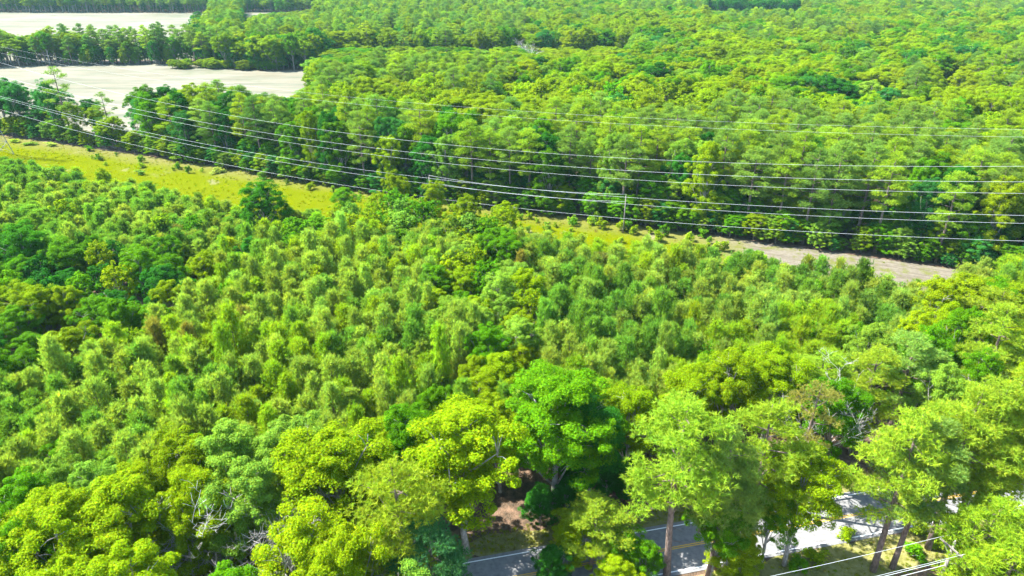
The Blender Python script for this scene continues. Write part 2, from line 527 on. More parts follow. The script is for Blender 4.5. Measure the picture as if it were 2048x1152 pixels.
L(c3, b.inputs['Base Color']); b.inputs['Roughness'].default_value = 0.95; b.inputs['Specular IOR Level'].default_value = 0.0
bp = N('ShaderNodeBump'); bp.inputs['Strength'].default_value = .6; bp.inputs['Distance'].default_value = .3
L(nz(3.0), bp.inputs['Height']); L(bp.outputs[0], b.inputs['Normal'])
M_STRIP = m
gs = sheet('grass_strip', [(-260, -0.5), (420, -0.5), (420, STRIP_W + 3), (-260, STRIP_W + 3)], 0, M_STRIP)
gs.location = (EA[0], EA[1], 0.02)
# object axes: x = ET, y = EN
gs.matrix_world = __import__('mathutils').Matrix(((ET.x, EN.x, 0, EA[0]), (ET.y, EN.y, 0, EA[1]), (0, 0, 1, 0.02), (0, 0, 0, 1)))

# fields
m, n, b = mat('pale_field_soil')
N, L = n.nodes.new, n.links.new
tc = N('ShaderNodeTexCoord')
mp = N('ShaderNodeMapping'); L(tc.outputs['Object'], mp.inputs[0]); mp.inputs['Scale'].default_value = (.25, 1.6, 1); mp.inputs['Rotation'].default_value = (0, 0, .12)
c = mixc(mrange(nz(.012, 5), .35, .65), (0.140, 0.126, 0.088), (0.180, 0.166, 0.130))
c = mixc(mth('MULTIPLY', mrange(nz(.05, 10, .7, mp.outputs[0]), .48, .64), .7), c, (0.055, 0.07, 0.045))
c = mixc(mth('MULTIPLY', mrange(nz(.22, 10, .7, mp.outputs[0]),   .50, .64), .5), c, (0.09, 0.13, 0.085))
c = mixc(mth('MULTIPLY', mrange(nz(1.4, 6), .5, .8), .35), c, (0.16, 0.15, 0.10))
mp2 = N('ShaderNodeMapping'); L(tc.outputs['Object'], mp2.inputs[0]); mp2.inputs['Scale'].default_value = (.03, .5, 1); mp2.inputs['Rotation'].default_value = (0, 0, .12)
c = mixc(mth('MULTIPLY', mrange(nz(.9, 4, .5, mp2.outputs[0]), .45, .60), .35), c, (0.085, 0.078, 0.048))
c = mixc(mth('MULTIPLY', mrange(nz(.018, 8, .65), .56, .64), .5), c, (0.075, 0.088, 0.045))
L(c, b.inputs['Base Color']); b.inputs['Roughness'].default_value = 0.95; b.inputs['Specular IOR Level'].default_value = 0.05
M_FIELD = m

def along(u, s): return strip_pt(u, s)
FIELD1 = PW([(-260, 150), (0, 134), (180, 128), (350, 128), (520, 142), (640, 140)], 0) + \
         [P(640, 170), (P(590, 190)[0] + 6, P(590, 190)[1]), strip_pt(98, -40), strip_pt(70, -30), strip_pt(52, -14), strip_pt(40, -16), strip_pt(-120, -16)]
FIELD2 = PW([(-330, 118), (0, 121), (330, 120), (388, 118), (425, 62), (430, 30), (484, 27), (490, 46), (590, 28), (690, 24), (330, 26), (0, 25), (-330, 25)], 0)
sheet('field', FIELD1, 0.02, M_FIELD)
sheet('field', FIELD2, 0.02, M_FIELD)
CLEAR = PW([(2000, 150), (2120, 150), (2120, 172), (2010, 168)], 0)
sheet('clearing', CLEAR, 0.02, M_FIELD)

# road, painted lines, verges
def ribbon(name, s0, s1, z, m, u0=-160, u1=160, kind='structure', wob=0.0, seed=0):
    st = 4 if wob == 0 else 1.0
    us = np.arange(u0, u1 + .1, st)
    rr = random.Random(seed)
    v = []
    for i, u in enumerate(us):
        w0 = wob * (noise.noise((u * .35, seed, 0)) + .6 * noise.noise((u * 1.3, seed, 4))); w1 = wob * (noise.noise((u * .35, seed, 9)) + .6 * noise.noise((u * 1.3, seed, 6)))
        v += [(*road_pt(u, s0 + w0), z), (*road_pt(u, s1 + w1), z)]
    f = [(2 * i, 2 * i + 2, 2 * i + 3, 2 * i + 1) for i in range(len(us) - 1)]
    me = bpy.data.meshes.new(name); me.from_pydata(v, [], f); me.materials.append(m); me.update()
    if me.polygons[0].normal.z < 0: me.flip_normals()
    return tag(link(name, me), kind=kind)
ribbon('pine_straw_verge', -26, -4, 0.016, M_STRAW)
ribbon('mown_verge', -8.6, -3.4, 0.022, M_VERGE, u0=-14, wob=1.0, seed=3)
ribbon('far_verge', 3.4, 6.2, 0.022, M_VERGE, wob=.9, seed=5)
ribbon('road', -3.55, 3.55, 0.05, M_ASPH, wob=.08, seed=8)
ribbon('edge_line', 2.98, 3.11, 0.054, M_PAINTW)
ribbon('edge_line', -3.11, -2.98, 0.054, M_PAINTW)
ribbon('centre_line', 0.07, 0.18, 0.054, M_PAINTY)
ribbon('centre_line', -0.18, -0.07, 0.054, M_PAINTY)

# ------------------------------------------------------------------ tree prototypes
BR = [broadleaf(100 + i) for i in range(6)]
BRL = [broadleaf(300 + i, 0, True) for i in range(5)]
YP = [young_pine(200 + i) for i in range(9)]
TP = [tall_pine(250 + i) for i in range(6)]
TPS = [tall_pine(280, 0, True)]
SH = [shrub(400 + i) for i in range(4)]
BRf = [broadleaf(500 + i, 1) for i in range(6)]
TPf = [tall_pine(550 + i, 1) for i in range(5)]
YPf = [young_pine(580 + i, 0) for i in range(3)]

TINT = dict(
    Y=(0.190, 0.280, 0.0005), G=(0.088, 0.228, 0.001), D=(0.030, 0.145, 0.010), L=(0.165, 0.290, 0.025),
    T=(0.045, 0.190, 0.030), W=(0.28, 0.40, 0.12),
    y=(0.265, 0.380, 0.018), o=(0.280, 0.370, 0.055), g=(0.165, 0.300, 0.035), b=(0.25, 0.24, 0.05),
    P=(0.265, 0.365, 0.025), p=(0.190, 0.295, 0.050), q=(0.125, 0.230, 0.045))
CNAME = dict(Y='bright yellow-green', G='vivid green', D='dark green', L='pale green', T='blue-green', W='whitish green',
             y='yellow-green', o='olive', g='deep green', b='brownish', P='light olive', p='grey-green', q='dull grey-green')
def vary(c, a=0.10):
    k = R.gauss(1, a); h = R.gauss(0, a * .6)
    return tuple(max(0.003, q) for q in (c[0] * k * (1 + h), c[1] * k, c[2] * k * (1 - h)))

# kinds: name, nominal height, nominal crown width
KIND = dict(B=('broadleaf_tree', 18.0, 10.0, 'tree'), P=('pine_tree', 22.0, 8.0, 'tree'), Y=('young_pine_tree', 11.0, 4.7, 'tree'), S=('shrub', 2.4, 2.4, 'shrub'))
PARTS = dict(B=('crown', 'trunk'), P=('crown', 'trunk'), Y=('crown', 'trunk'), S=('foliage', 'stem'))
protos = {}
def place(kind, var, x, y, h, dia, tint, label, group=None, lean=None, vary_a=0.07):
    """one tree: an Empty at its foot with crown and trunk; copies share mesh data"""
    nm, h0, d0, cat = KIND[kind]
    t = root(nm, (x, y, 0), label, cat, group, R.uniform(0, 6.28))
    if lean: t.rotation_euler = (lean[0], lean[1], R.uniform(0, 6.28)) if False else (lean[0], lean[1], 0)
    sc = (dia / d0, dia / d0 * R.uniform(.93, 1.07), h / h0)
    t.scale = sc
    lib = {'B': BR, 'P': TP, 'Y': YP, 'S': SH, 'l': BRL, 's': TPS}
    cr, tr = var
    key = (cr.name)
    if key not in protos:
        a = link(PARTS[kind][0], cr, t); b_ = link(PARTS[kind][1], tr, t)
        protos[key] = (a, b_)
    else:
        a = protos[key][0].copy(); b_ = protos[key][1].copy()
        for q in (a, b_):
            C.objects.link(q); q.parent = t
    a['tint'] = vary(TINT[tint] if isinstance(tint, str) else tint, vary_a)
    return t

def pick(kind, i=None, low=False, sparse=False):
    lib = BRL if low else (TPS if sparse else {'B': BR, 'P': TP, 'Y': YP, 'S': SH}[kind])
    return lib[R.randrange(len(lib)) if i is None else i % len(lib)]

# ------------------------------------------------------------------ trees that can be told apart: (top pixel x, y, height, crown width, kind, tint, label)
KEY = [
    (925, 826, 19.5, 13.0, 'B', 'Y', 0, 'large bright yellow-green broadleaf tree with a pale trunk beside the white road edge line'),
    (1120, 742, 20.0, 13.5, 'B', 'G', 1, 'broad vivid green broadleaf tree above the black shaded hollow by the road'),
    (1190, 800, 16.0, 9.0, 'B', 'D', 2, 'dark green broadleaf tree in the black hollow behind the road'),
    (655, 858, 18.0, 11.5, 'B', 'Y', 3, 'tall yellow-green broadleaf tree above the pale bare branches at the bottom'),
    (800, 808, 17.0, 7.5, 'B', 'G', 4, 'narrow vivid green broadleaf tree just behind the biggest yellow-green one'),
    (555, 832, 17.0, 9.5, 'B', 'L', 5, 'pale green broadleaf tree with a black gap under its crown beside the dark pines'),
    (440, 846, 17.0, 9.5, 'B', 'L', 2, 'whitish topped broadleaf tree on the edge of the plantation'),
    (350, 866, 16.0, 8.5, 'B', 'Y', 0, 'yellow-green broadleaf tree pressed against the front plantation pines'),
    (255, 925, 15.5, 8.0, 'B', 'Y', 1, 'small yellow-green broadleaf tree in front of the red trunk gap'),
    (165, 925, 14.5, 7.0, 'B', 'L', 4, 'pale green rounded broadleaf tree between two darker ones'),
    (95, 912, 14.5, 6.0, 'B', 'L', 5, 'pale green narrow broadleaf tree near the picture edge below the plantation'),
    (25, 940, 15.0, 8.0, 'B', 'G', 3, 'vivid green broadleaf tree under the dark blue pines at the edge'),
    (215, 972, 17.0, 11.0, 'B', 'Y', 2, 'wide yellow-green broadleaf tree over the corner of the wood'),
    (75, 1010, 17.0, 10.0, 'B', 'Y', 0, 'yellow-green broadleaf tree in the lowest corner of the wood'),
    (110, 1090, 17.0, 9.0, 'B', 'Y', 5, 'yellow-green broadleaf tree cut off by the bottom edge'),
    (245, 1060, 17.0, 9.0, 'B', 'Y', 3, 'yellow-green broadleaf tree beside the thin grey-twigged one'),
    (365, 965, 17.0, 8.0, 'B', 'Y', 1, 'yellow-green broadleaf tree left of the deep shade hole'),
    (480, 920, 17.0, 9.5, 'B', 'L', 3, 'pale green broadleaf tree with dark shade below over the bare branches'),
    (620, 960, 18.0, 10.0, 'B', 'Y', 4, 'yellow-green broadleaf tree right of the bleached dead tree'),
    (675, 1050, 18.0, 8.5, 'B', 'Y', 5, 'yellow-green broadleaf tree below the tall pine at the bottom'),
    (778, 920, 21.0, 9.0, 'P', 'P', 0, 'tall olive pine with a dark side in front of the big yellow-green tree'),
    (860, 1050, 16.0, 7.5, 'P', (0.06, 0.17, 0.05), 1, 'dull blue-grey pine low beside the pale trunk'),
    (1150, 1035, 7.0, 6.0, 'B', 'Y', 1, 'small bright yellow-green tree leaning over the near road edge line'),
    (1190, 1000, 10.0, 7.0, 'P', 'P', 3, 'short bright olive pine leaning over the near lane'),
    (1105, 1095, 5.5, 4.2, 'B', 'D', 0, 'small dark green tree standing over the road by the edge line'),
    (1250, 1060, 7.0, 5.0, 'B', 'G', 1, 'small vivid green tree over the yellow centre line'),
    (1475, 905, 16.0, 7.0, 'P', 'p', 0, 'small grey-green pine in the clump over the road'),
    (1490, 1088, 5.5, 5.0, 'B', 'Y', 4, 'bright yellow-green sapling in front of the near road edge'),
    (1478, 1062, 7.0, 6.0, 'B', 'Y', 3, 'yellow-green sapling between the pine trunks at the near lane'),
    (1440, 985, 11.0, 6.0, 'B', 'G', 5, 'vivid green tree low among the roadside pine trunks'),
    (1555, 975, 11.0, 5.5, 'B', 'G', 2, 'vivid green tree with ragged crown over the centre line'),
    (1295, 1085, 6.0, 4.6, 'B', 'G', 4, 'vivid green sapling beside the big straight pine trunk on the road side'),
    (1230, 1120, 6.5, 5.0, 'B', 'Y', 2, 'bright low sapling at the bottom below the small pine'),
    (1650, 760, 19.0, 7.0, 'P', 'b', 's', 'thin brownish pine with bare grey twigs above the road'),
    (1975, 770, 22.0, 9.0, 'P', 'P', 3, 'tall light olive pine near the corner of the wood'),
    (2035, 835, 19.0, 8.5, 'P', 'P', 1, 'light olive pine cut by the picture edge above the road'),
    (2012, 1010, 15.0, 8.5, 'P', 'y', 2, 'yellow-green pine crown hiding the foot of the wooden pole'),
    (2050, 1075, 14.0, 9.0, 'P', 'y', 0, 'yellow-green pine crown in the bottom corner'),
    (1965, 1150, 9.0, 5.5, 'P', 'y', 4, 'low yellow-green pine top under the crossarm pole'),
    (1385, 735, 15.5, 8.0, 'B', 'Y', 0, 'yellow-green broadleaf tree behind the big olive pine'),
    (1465, 702, 16.5, 9.0, 'B', 'Y', 2, 'yellow-green rounded tree at the edge of the dark pines'),
    (1560, 695, 16.0, 9.0, 'B', 'Y', 3, 'yellow-green rounded tree in the middle of the right-hand wood'),
    (1265, 765, 16.0, 8.0, 'B', 'Y', 5, 'yellow-green broadleaf tree right of the black hollow'),
    (1655, 700, 16.0, 9.0, 'P', 'P', 4, 'light olive pine amid rounded trees right of the plantation'),
    (1760, 690, 17.0, 8.5, 'P', 'P', 5, 'light olive pine right of the grey twiggy gap'),
    (1700, 760, 17.0, 8.0, 'B', 'G', 4, 'green broadleaf tree above the sunlit road patch'),
    (1950, 548, 15.0, 10.5, 'B', 'Y', 1, 'big round yellow-green tree at the end of the pale cleared strip'),
    (1995, 556, 14.0, 8.0, 'B', 'G', 0, 'green tree between two yellow-green ones closing the right end of the strip'),
    (2040, 562, 14.0, 9.0, 'B', 'Y', 4, 'yellow-green tree on the strip edge cut by the frame'),
    (515, 362, 16.5, 11.0, 'B', (0.045, 0.185, 0.002), 2, 'dark round broadleaf tree with black shaded side on the near strip edge'),  # whole crown tinted darker to stand for its shaded side
    (685, 372, 11.0, 7.5, 'B', 'G', 4, 'vivid green tree in the middle of the near strip edge'),
    (575, 430, 9.0, 4.0, 'B', 'Y', 1, 'narrow bright tree in front of the yellow grass'),
    (620, 415, 9.0, 5.0, 'B', 'L', 3, 'pale airy tree in front of the yellow grass'),
    (790, 340, 15.0, 7.0, 'B', 'Y', 5, 'tall yellow-green tree reaching up over the lowest cables'),
    (866, 362, 14.0, 6.0, 'B', 'Y', 0, 'yellow-green tree in front of the small wooden pole'),
    (930, 392, 13.0, 7.0, 'B', 'Y', 2, 'yellow-green tree on the strip edge between pole and plantation'),
    (1010, 400, 11.0, 6.0, 'B', 'Y', 1, 'yellow-green tree where the open grass begins'),
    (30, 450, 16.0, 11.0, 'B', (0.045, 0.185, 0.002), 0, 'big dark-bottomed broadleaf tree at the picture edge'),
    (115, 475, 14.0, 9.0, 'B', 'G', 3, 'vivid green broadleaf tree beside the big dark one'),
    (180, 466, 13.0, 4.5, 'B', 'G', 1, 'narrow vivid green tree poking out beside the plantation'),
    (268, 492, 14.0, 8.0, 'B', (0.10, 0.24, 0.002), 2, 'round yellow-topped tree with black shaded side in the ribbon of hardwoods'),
    (190, 590, 12.0, 7.5, 'B', 'G', 4, 'round green tree in the shaded hollow of the ribbon'),
    (315, 540, 9.0, 4.5, 'B', 'G', 5, 'small vivid green tree beside the black-shaded round one'),
    (400, 500, 12.0, 6.0, 'B', 'Y', 5, 'yellow-green tree below the dark wall of pines'),
    (330, 470, 12.0, 6.0, 'B', 'G', 0, 'vivid green tree in the dark corner of the far plantation'),
    (20, 610, 12.0, 7.0, 'B', 'G', 1, 'green tree low in the deep shade at the edge'),
    (130, 652, 12.0, 7.5, 'B', 'Y', 3, 'yellow-green tree above the first dark plantation pines'),
    (40, 700, 11.0, 5.5, 'B', 'G', 2, 'vivid green tree below the fallen grey branches'),
    # hedgerow by the pale field
    (105, 130, 24.0, 9.0, 'P', 'p', 's', 'tall lone pine with flat top and bare stem against the pale field'),
    (200, 182, 19.0, 7.0, 'P', 'p', 's', 'thin flat-topped pine standing alone against the white field'),
    (285, 180, 21.0, 7.5, 'B', 'G', 3, 'tall ivy-clad tree right of the white gap in the tree row'),
    (85, 160, 19.0, 8.0, 'B', 'T', 2, 'ragged blue-green tree beneath the tall lone pine'),
    (140, 205, 14.0, 7.5, 'B', 'Y', 4, 'yellow-green tree right of the tall lone pine'),
    (15, 160, 20.0, 9.0, 'B', 'T', 5, 'dark leaning tree above the lattice tower'),
    (45, 225, 12.0, 8.0, 'B', 'D', 0, 'dark low tree right behind the lattice tower'),
    (1520, 292, 24.0, 9.5, 'P', 'p', 2, 'tall blue-grey pine standing in front of the yellow-green canopy'),
    (1145, 245, 25.0, 8.5, 'P', 'p', 0, 'tall pine with long pale bare trunk right above the strip'),
    (1182, 280, 23.0, 7.5, 'P', 'p', 3, 'pine with bare trunk beside the longest pale trunk'),
    (1285, 250, 24.0, 8.5, 'P', 'P', 4, 'pine with drooping boughs behind the taller wooden pole'),
    (1310, 345, 15.0, 9.0, 'B', 'G', 1, 'round blue-green tree right of the taller wooden pole'),
    (900, 215, 22.0, 12.0, 'B', 'G', 4, 'big vivid green tree with dark side standing above the strip'),
    (790, 235, 21.0, 12.0, 'B', 'T', 0, 'broad pale blue-green tree over the cables'),
    (1020, 190, 23.0, 11.0, 'P', 'q', 5, 'grey rounded pine above the canopy behind the cables'),
    (1925, 340, 24.0, 8.0, 'P', 'P', 1, 'tall tiered light olive pine at the front of the wood'),
    (1800, 300, 24.0, 8.0, 'P', 'P', 3, 'light olive pine with long bare leaning trunk'),
    (625, 215, 22.0, 9.0, 'B', 'G', 5, 'tall bright-sided tree in the dark row above the strip'),
]
taken = []           # (x, y, radius)
def free(x, y, r):
    for a, b_, c in taken:
        if (a - x) ** 2 + (b_ - y) ** 2 < (c + r) ** 2: return False
    return True

for (px, py, h, dia, kind, tint, var, label) in KEY:
    x, y = P(px, py, h)
    low = kind == 'B' and h < 8
    if py < 350 and -30 < strip_s(x, y) < 28 and not 640 < px < 870 or (px, py) in ((790, 235), (625, 215)):
        so = -3.0 - (px % 7)
        a = ray(px, py); tt = (so + EA[0] * EN.x + EA[1] * EN.y) / (a[0] * EN.x + a[1] * EN.y)
        x, y = a[0] * tt, a[1] * tt; h = H + a[2] * tt
    if kind == 'B' and abs(road_s(x, y)) < 3.9 and h > 8:     # keep trunks off the carriageway
        k = 4.6 if road_s(x, y) > 0 else -4.6
        u = road_u(x, y); x, y = road_pt(u, k)
    if kind == 'B' and px < 900 and py > 800 and px != 655: low = True
    v = pick(kind, var if isinstance(var, int) else None, low, var == 's')
    place(kind, v, x, y, h, dia, tint, label)
    taken.append((x, y, dia * 0.36))

# pines whose bare trunks stand on the near verge (foot seen in the photo)
for (bx_, by_, h, dia, kd, tint, var, label) in [
        (1746, 1141, 21.5, 9.5, 'P', 'P', 0, 'roadside pine with bare trunk, the first right of the sunlit road patch'),
        (1784, 1136, 20.0, 8.0, 'P', 'p', 1, 'roadside pine with bare trunk, second right of the sunlit road patch'),
        (1888, 1100, 22.5, 10.0, 'P', 'P', 3, 'roadside pine with the thickest trunk behind the wooden pole'),
        (1932, 1068, 22.5, 9.0, 'P', 'P', 4, 'roadside pine with slanting dark trunk next to the thickest one'),
        (1334, 1151, 22.8, 10.5, 'P', 'P', 2, 'big light olive pine with straight bare trunk crossing the road'),
        (1415, 1152, 20.2, 7.0, 'P', 'p', 4, 'grey-green pine with thin trunk beside the big olive pine'),
        (1483, 1112, 20.8, 8.5, 'P', 'P', 5, 'light olive pine with thick leaning trunk by the road'),
        (1568, 1130, 16.1, 8.0, 'B', 'Y', 1, 'round yellow-green tree left of the bright sunlit stretch of road')]:
    x, y = P(bx_, by_)
    place(kd, pick(kd, var), x, y, h, dia, tint, label)
    taken.append((x, y, 2.2))


# ------------------------------------------------------------------ dead and bare trees
def dead(px, py, z, h, label, seed, thick, rz, lean, twigs=True):
    x, y = P(px, py, z)
    t = root('dead_tree', (x, y, 0), label, 'tree', 'bare dead trees')
    t.rotation_euler = (lean[0], lean[1], rz)
    tb = dead_tree_mesh(seed, h, thick)
    tb.build('branches', M_DEAD, t)
    taken.append((x, y, 1.5))
    return t
dead(560, 1058, 13, 14.0, 'bleached bare dead tree with forked trunk at the bottom edge', 5, .26, 0, (.05, -.12))
dead(515, 1085, 11, 12, 'leaning pale dead tree left of the bleached forked one', 9, .26, 2.0, (-.1, -.3))
dead(400, 1085, 11.5, 12.5, 'grey arching bare tree with thin green leaves at the bottom', 17, .18, 1.0, (.0, .25))
dead(340, 1080, 11, 12, 'twiggy grey tree below the yellow-green crowns in the corner', 23, .2, .4, (.0, .1))
dead(1062, 78, 16, 17, 'white dead snag in the far dark forest edge', 31, .3, .3, (0, 0))
dead(1655, 800, 15, 16, 'thin grey bare tree between pines above the road', 37, .2, 1.3, (.0, .1))
dead(30, 690, 2.5, 5, 'fallen grey branches in the shade below the hardwoods', 41, .2, .3, (0, 1.1))

# ------------------------------------------------------------------ woods: where each kind stands
HARD1 = PW([(-140, 440), (60, 452), (130, 470), (215, 480), (290, 462), (350, 490), (430, 500), (470, 480), (520, 450), (545, 462), (500, 500), (440, 520), (350, 580), (290, 640), (180, 650), (0, 715), (-140, 740)], 12)
HARD2 = PW([(930, 470), (1000, 462), (1060, 530), (1085, 610), (1085, 700), (1110, 760), (860, 800), (870, 720), (940, 690), (960, 640), (900, 600), (860, 580), (870, 520)], 12)
BACKROW = PW([(545, 420), (640, 405), (720, 392), (800, 385), (880, 395), (960, 400), (1030, 420), (1040, 450), (940, 470), (840, 430), (740, 440), (640, 450), (560, 480)], 11)
FRONT = PW([(-200, 905), (120, 905), (230, 925), (330, 885), (430, 850), (560, 850), (650, 875), (720, 850), (800, 815), (880, 800), (1000, 790), (1090, 745), (1200, 760), (1290, 770), (1400, 725), (1500, 690), (1650, 690), (1720, 650), (1840, 640), (1860, 600), (1920, 550), (2060, 540), (2400, 560), (2600, 1400), (-400, 1400)], 14)
SLIV = PW([(484, 40), (640, 28), (640, 90), (484, 98)], 0)
GAPS = [
        PW([(1850, 165), (1920, 160), (1925, 215), (1860, 215)], 9), PW([(1440, 262), (1495, 250), (1500, 300), (1460, 305)], 13)]
GAPLINE = [P(552, 440, 10), P(415, 480, 10), P(330, 520, 10)]
def gap_near(x, y):
    for a, b_ in zip(GAPLINE, GAPLINE[1:]):
        ax_, ay_ = a; dx, dy = b_[0] - ax_, b_[1] - ay_
        t = max(0, min(1, ((x - ax_) * dx + (y - ay_) * dy) / (dx * dx + dy * dy)))
        if (x - ax_ - t * dx) ** 2 + (y - ay_ - t * dy) ** 2 < 9: return True
    return False
CLEAR2 = [P(1440, 590), P(1880, 640), P(1935, 560), P(1840, 560)]
CLEAR3 = PW([(1845, 575), (1905, 565), (1885, 618), (1850, 622)], 0)
PINEZ = [PW([(1000, 250), (1300, 230), (1600, 225), (1900, 250), (2150, 250), (2150, 420), (1000, 330)], 22)]

def region(x, y):
    s = strip_s(x, y)
    rs = road_s(x, y)
    if rs < 4.4:
        if rs > -4.4: return None
        if x > -8: return None
        return 'front' if rs < -5 else None
    if strip_w(strip_u(x, y)) - 13 < s <= strip_w(strip_u(x, y)) and 640 < proj(x, y, 10)[0] < 1045 and inside((x, y), BACKROW): return 'back'
    if s > strip_w(strip_u(x, y)):
        if inside((x, y), CLEAR3): return None
        if inside((x, y), FRONT): return 'front'
        if inside((x, y), HARD1): return 'hard'
        if inside((x, y), HARD2): return 'hard'
        if inside((x, y), BACKROW): return 'back'
        if gap_near(x, y): return None
        return 'plant'
    if s > edge_s(strip_u(x, y)): return 'strip'
    if s > edge_s(strip_u(x, y)) - 2.5: return None
    if inside((x, y), FIELD1): return None
    if inside((x, y), FIELD2): return None
    if inside((x, y), CLEAR): return None
    for g in GAPS:
        if inside((x, y), g): return None
    u = strip_u(x, y)
    if s > -16 and u < 70: return 'hedge'
    if u < 105 and s > -45: return 'hedge'
    if s > -26: return 'edge'
    return 'far'

cand = {'B': [], 'P': [], 'Y': [], 'S': []}
SKYL = [(280, 178), (330, 190), (365, 168), (440, 158), (500, 178), (545, 190), (600, 192), (618, 170)]
def cap(x, y, h):
    # the tree tops in front of the pale field stay below its far part
    px = proj(x, y, h)[0]
    if not 278 < px < 618 or y > 335: return h
    a = ray(px, lerp_tab(px, SKYL)); return min(h, max(4.0, H + a[2] * y / a[1] + R.uniform(-1.5, .8)))
def lf(x, y, sc, o=0.0): return noise.noise((x * sc, y * sc, o))

def scatter(y0, y1, sp, fn, wfac=0.80, jit=.36, margin=14):
    row = 0; y = y0
    while y < y1:
        w = y * wfac * 1.02 + 18 + margin
        x = -w + (sp / 2 if row % 2 else 0)
        while x < w:
            fn(x + R.uniform(-jit, jit) * sp, y + R.uniform(-jit, jit) * sp)
            x += sp
        y += sp * .87; row += 1

# the plantation
def f_young(x, y):
    if region(x, y) != 'plant' or not free(x, y, 1.0): return
    left = inside((x, y), PLANT_L)
    h = R.gauss(12.0, 1.3) if not left else R.gauss(10.0, .8)
    h += 1.2 * lf(x, y, .04)
    h -= 3.2 * math.exp(-(strip_s(x, y) - strip_w(strip_u(x, y))) / 9.0)
    k = lf(x, y, .035, 3.0) + R.uniform(-.45, .45)
    t = 'b' if R.random() < .006 else ('g' if k < -.34 else ('o' if k < .2 else ('y' if k < .5 else 'y')))
    if left and R.random() < .4: t = 'g'
    cand['Y'].append((x, y, h, R.uniform(3.2, 4.6), t, 'left' if left else 'main'))
PLANT_L = PW([(-400, 280), (0, 295), (560, 400), (560, 450), (330, 540), (200, 480), (-400, 440)], 10)
scatter(48, 250, 3.15, f_young)
# broadleaf saplings mixed into the plantation
def f_mix(x, y):
    if region(x, y) != 'plant' or R.random() > .16 or not free(x, y, 1): return
    cand['B'].append((x, y, R.uniform(10, 12.5), R.uniform(4, 6), R.choice('YYGL'), 'mixed'))
scatter(55, 230, 7.0, f_mix)
# hardwood ribbons
def f_hard(x, y):
    r = region(x, y)
    if r not in ('hard', 'back') or not free(x, y, 1.6): return
    h = R.uniform(10.5, 14) if r == 'hard' else R.uniform(9.5, 14)
    cand['B'].append((x, y, h, R.uniform(5.5, 8.0), R.choice('YYGGDD') if x < -20 and r == 'hard' else R.choice('YYYGGL'), 'ribbon' if r == 'hard' else 'back'))  # left ribbon: extra dark tints put its strong shade into the crown colour
    taken.append((x, y, 1.8))
scatter(50, 240, 4.6, f_hard)
# the front wood
def f_front(x, y):
    if 20 < x < 40 and road_s(x, y) < 15: return
    if 2 < x < 16 and road_s(x, y) < 12: return
    if region(x, y) != 'front' or not free(x, y, 2.2): return
    rs = road_s(x, y)
    right = x > 22
    if right and R.random() < .48:
        cand['P'].append((x, y, R.uniform(16, 20.5), R.uniform(7, 9), R.choice('PPp'), 'front'))
    else:
        cand['B'].append((x, y, R.uniform(13.0, 17.5), R.uniform(6.0, 9), R.choice('YYYGGL'), 'front'))
    taken.append((x, y, 2.4))
scatter(22, 130, 4.9, f_front)
for i in range(420):
    u = R.uniform(-105, -36); rs = R.choice([R.uniform(-16, -4.2), R.uniform(4.2, 16)])
    x, y = road_pt(u, rs)
    if x > -9 or not free(x, y, .3): continue
    h = R.uniform(7, 13.5)
    cand['B'].append((x, y, h, R.uniform(4.5, 7), R.choice('YYYGGL'), 'front'))
    taken.append((x, y, 1.0))
# tall hedgerow and wood edge beyond the strip
def f_edge(x, y):
    r = region(x, y)
    if r not in ('hedge', 'edge') or not free(x, y, 1.8): return
    u = strip_u(x, y); s = strip_s(x, y)
    if r == 'hedge' and u < 70:
        # broken row beside the pale field: low scrub, a white gap near u=62
        hx = proj(x, y, 4)[0]
        if 238 < hx < 280 and s < -5: return
        h = R.uniform(16, 21) if hx < 70 else (R.uniform(10, 17) if hx < 190 else (R.uniform(8, 13) if hx < 232 else R.uniform(3.5, 7)))
        if hx > 280: h = R.uniform(15, 20)
        if R.random() < .12: return
        cand['B'].append((x, y, h, h * R.uniform(.45, .6) + 2, R.choice('GDTTY'), 'hedge'))
    else:
        pine = lf(x, y, .03, 7) + (.25 if u > 190 else -.1)
        if R.random() < .36 + pine * .6:
            cand['P'].append((x, y, cap(x, y, R.uniform(20, 25)), R.uniform(7, 9.5), R.choice('PPp') if u > 190 else R.choice('pPq'), 'edge'))
        else:
            cand['B'].append((x, y, cap(x, y, R.uniform(15, 22)), R.uniform(7.5, 10.5), R.choice('GGTYDL'), 'edge'))
    taken.append((x, y, 2.2))
scatter(100, 290, 5.2, f_edge)
# the understorey along the foot of the wood edge
for i in range(260):
    u = -40 + i * 1.45 + R.uniform(-.6, .6)
    s = edge_s(u) - R.uniform(1.5, 4.5)
    x, y = strip_pt(u, s)
    if 46 < u < 64 and R.random() < .5: continue
    if R.random() < .10: continue
    h = R.uniform(3.0, 8.0)
    cand['B'].append((x, y, h, h * R.uniform(.6, .9) + .8, R.choice('GGGTYYL'), 'foot'))
for i in range(330):
    u = 66 + i * 0.95 + R.uniform(-.6, .6); s = edge_s(u) - R.uniform(5, 22)
    x, y = strip_pt(u, s)
    if not free(x, y, .2) and R.random() < .3: continue
    h = R.uniform(6, 12)
    cand['B'].append((x, y, h, h * R.uniform(.5, .7) + 1, R.choice('GGDTTYL'), 'under'))
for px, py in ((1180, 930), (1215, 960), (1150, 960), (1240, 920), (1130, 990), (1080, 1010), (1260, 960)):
    x, y = P(px, py, 3); cand['B'].append((x, y, 5.5, 4.5, 'D', 'hollow'))  # low trees added with a dark tint to blacken the shaded hollow
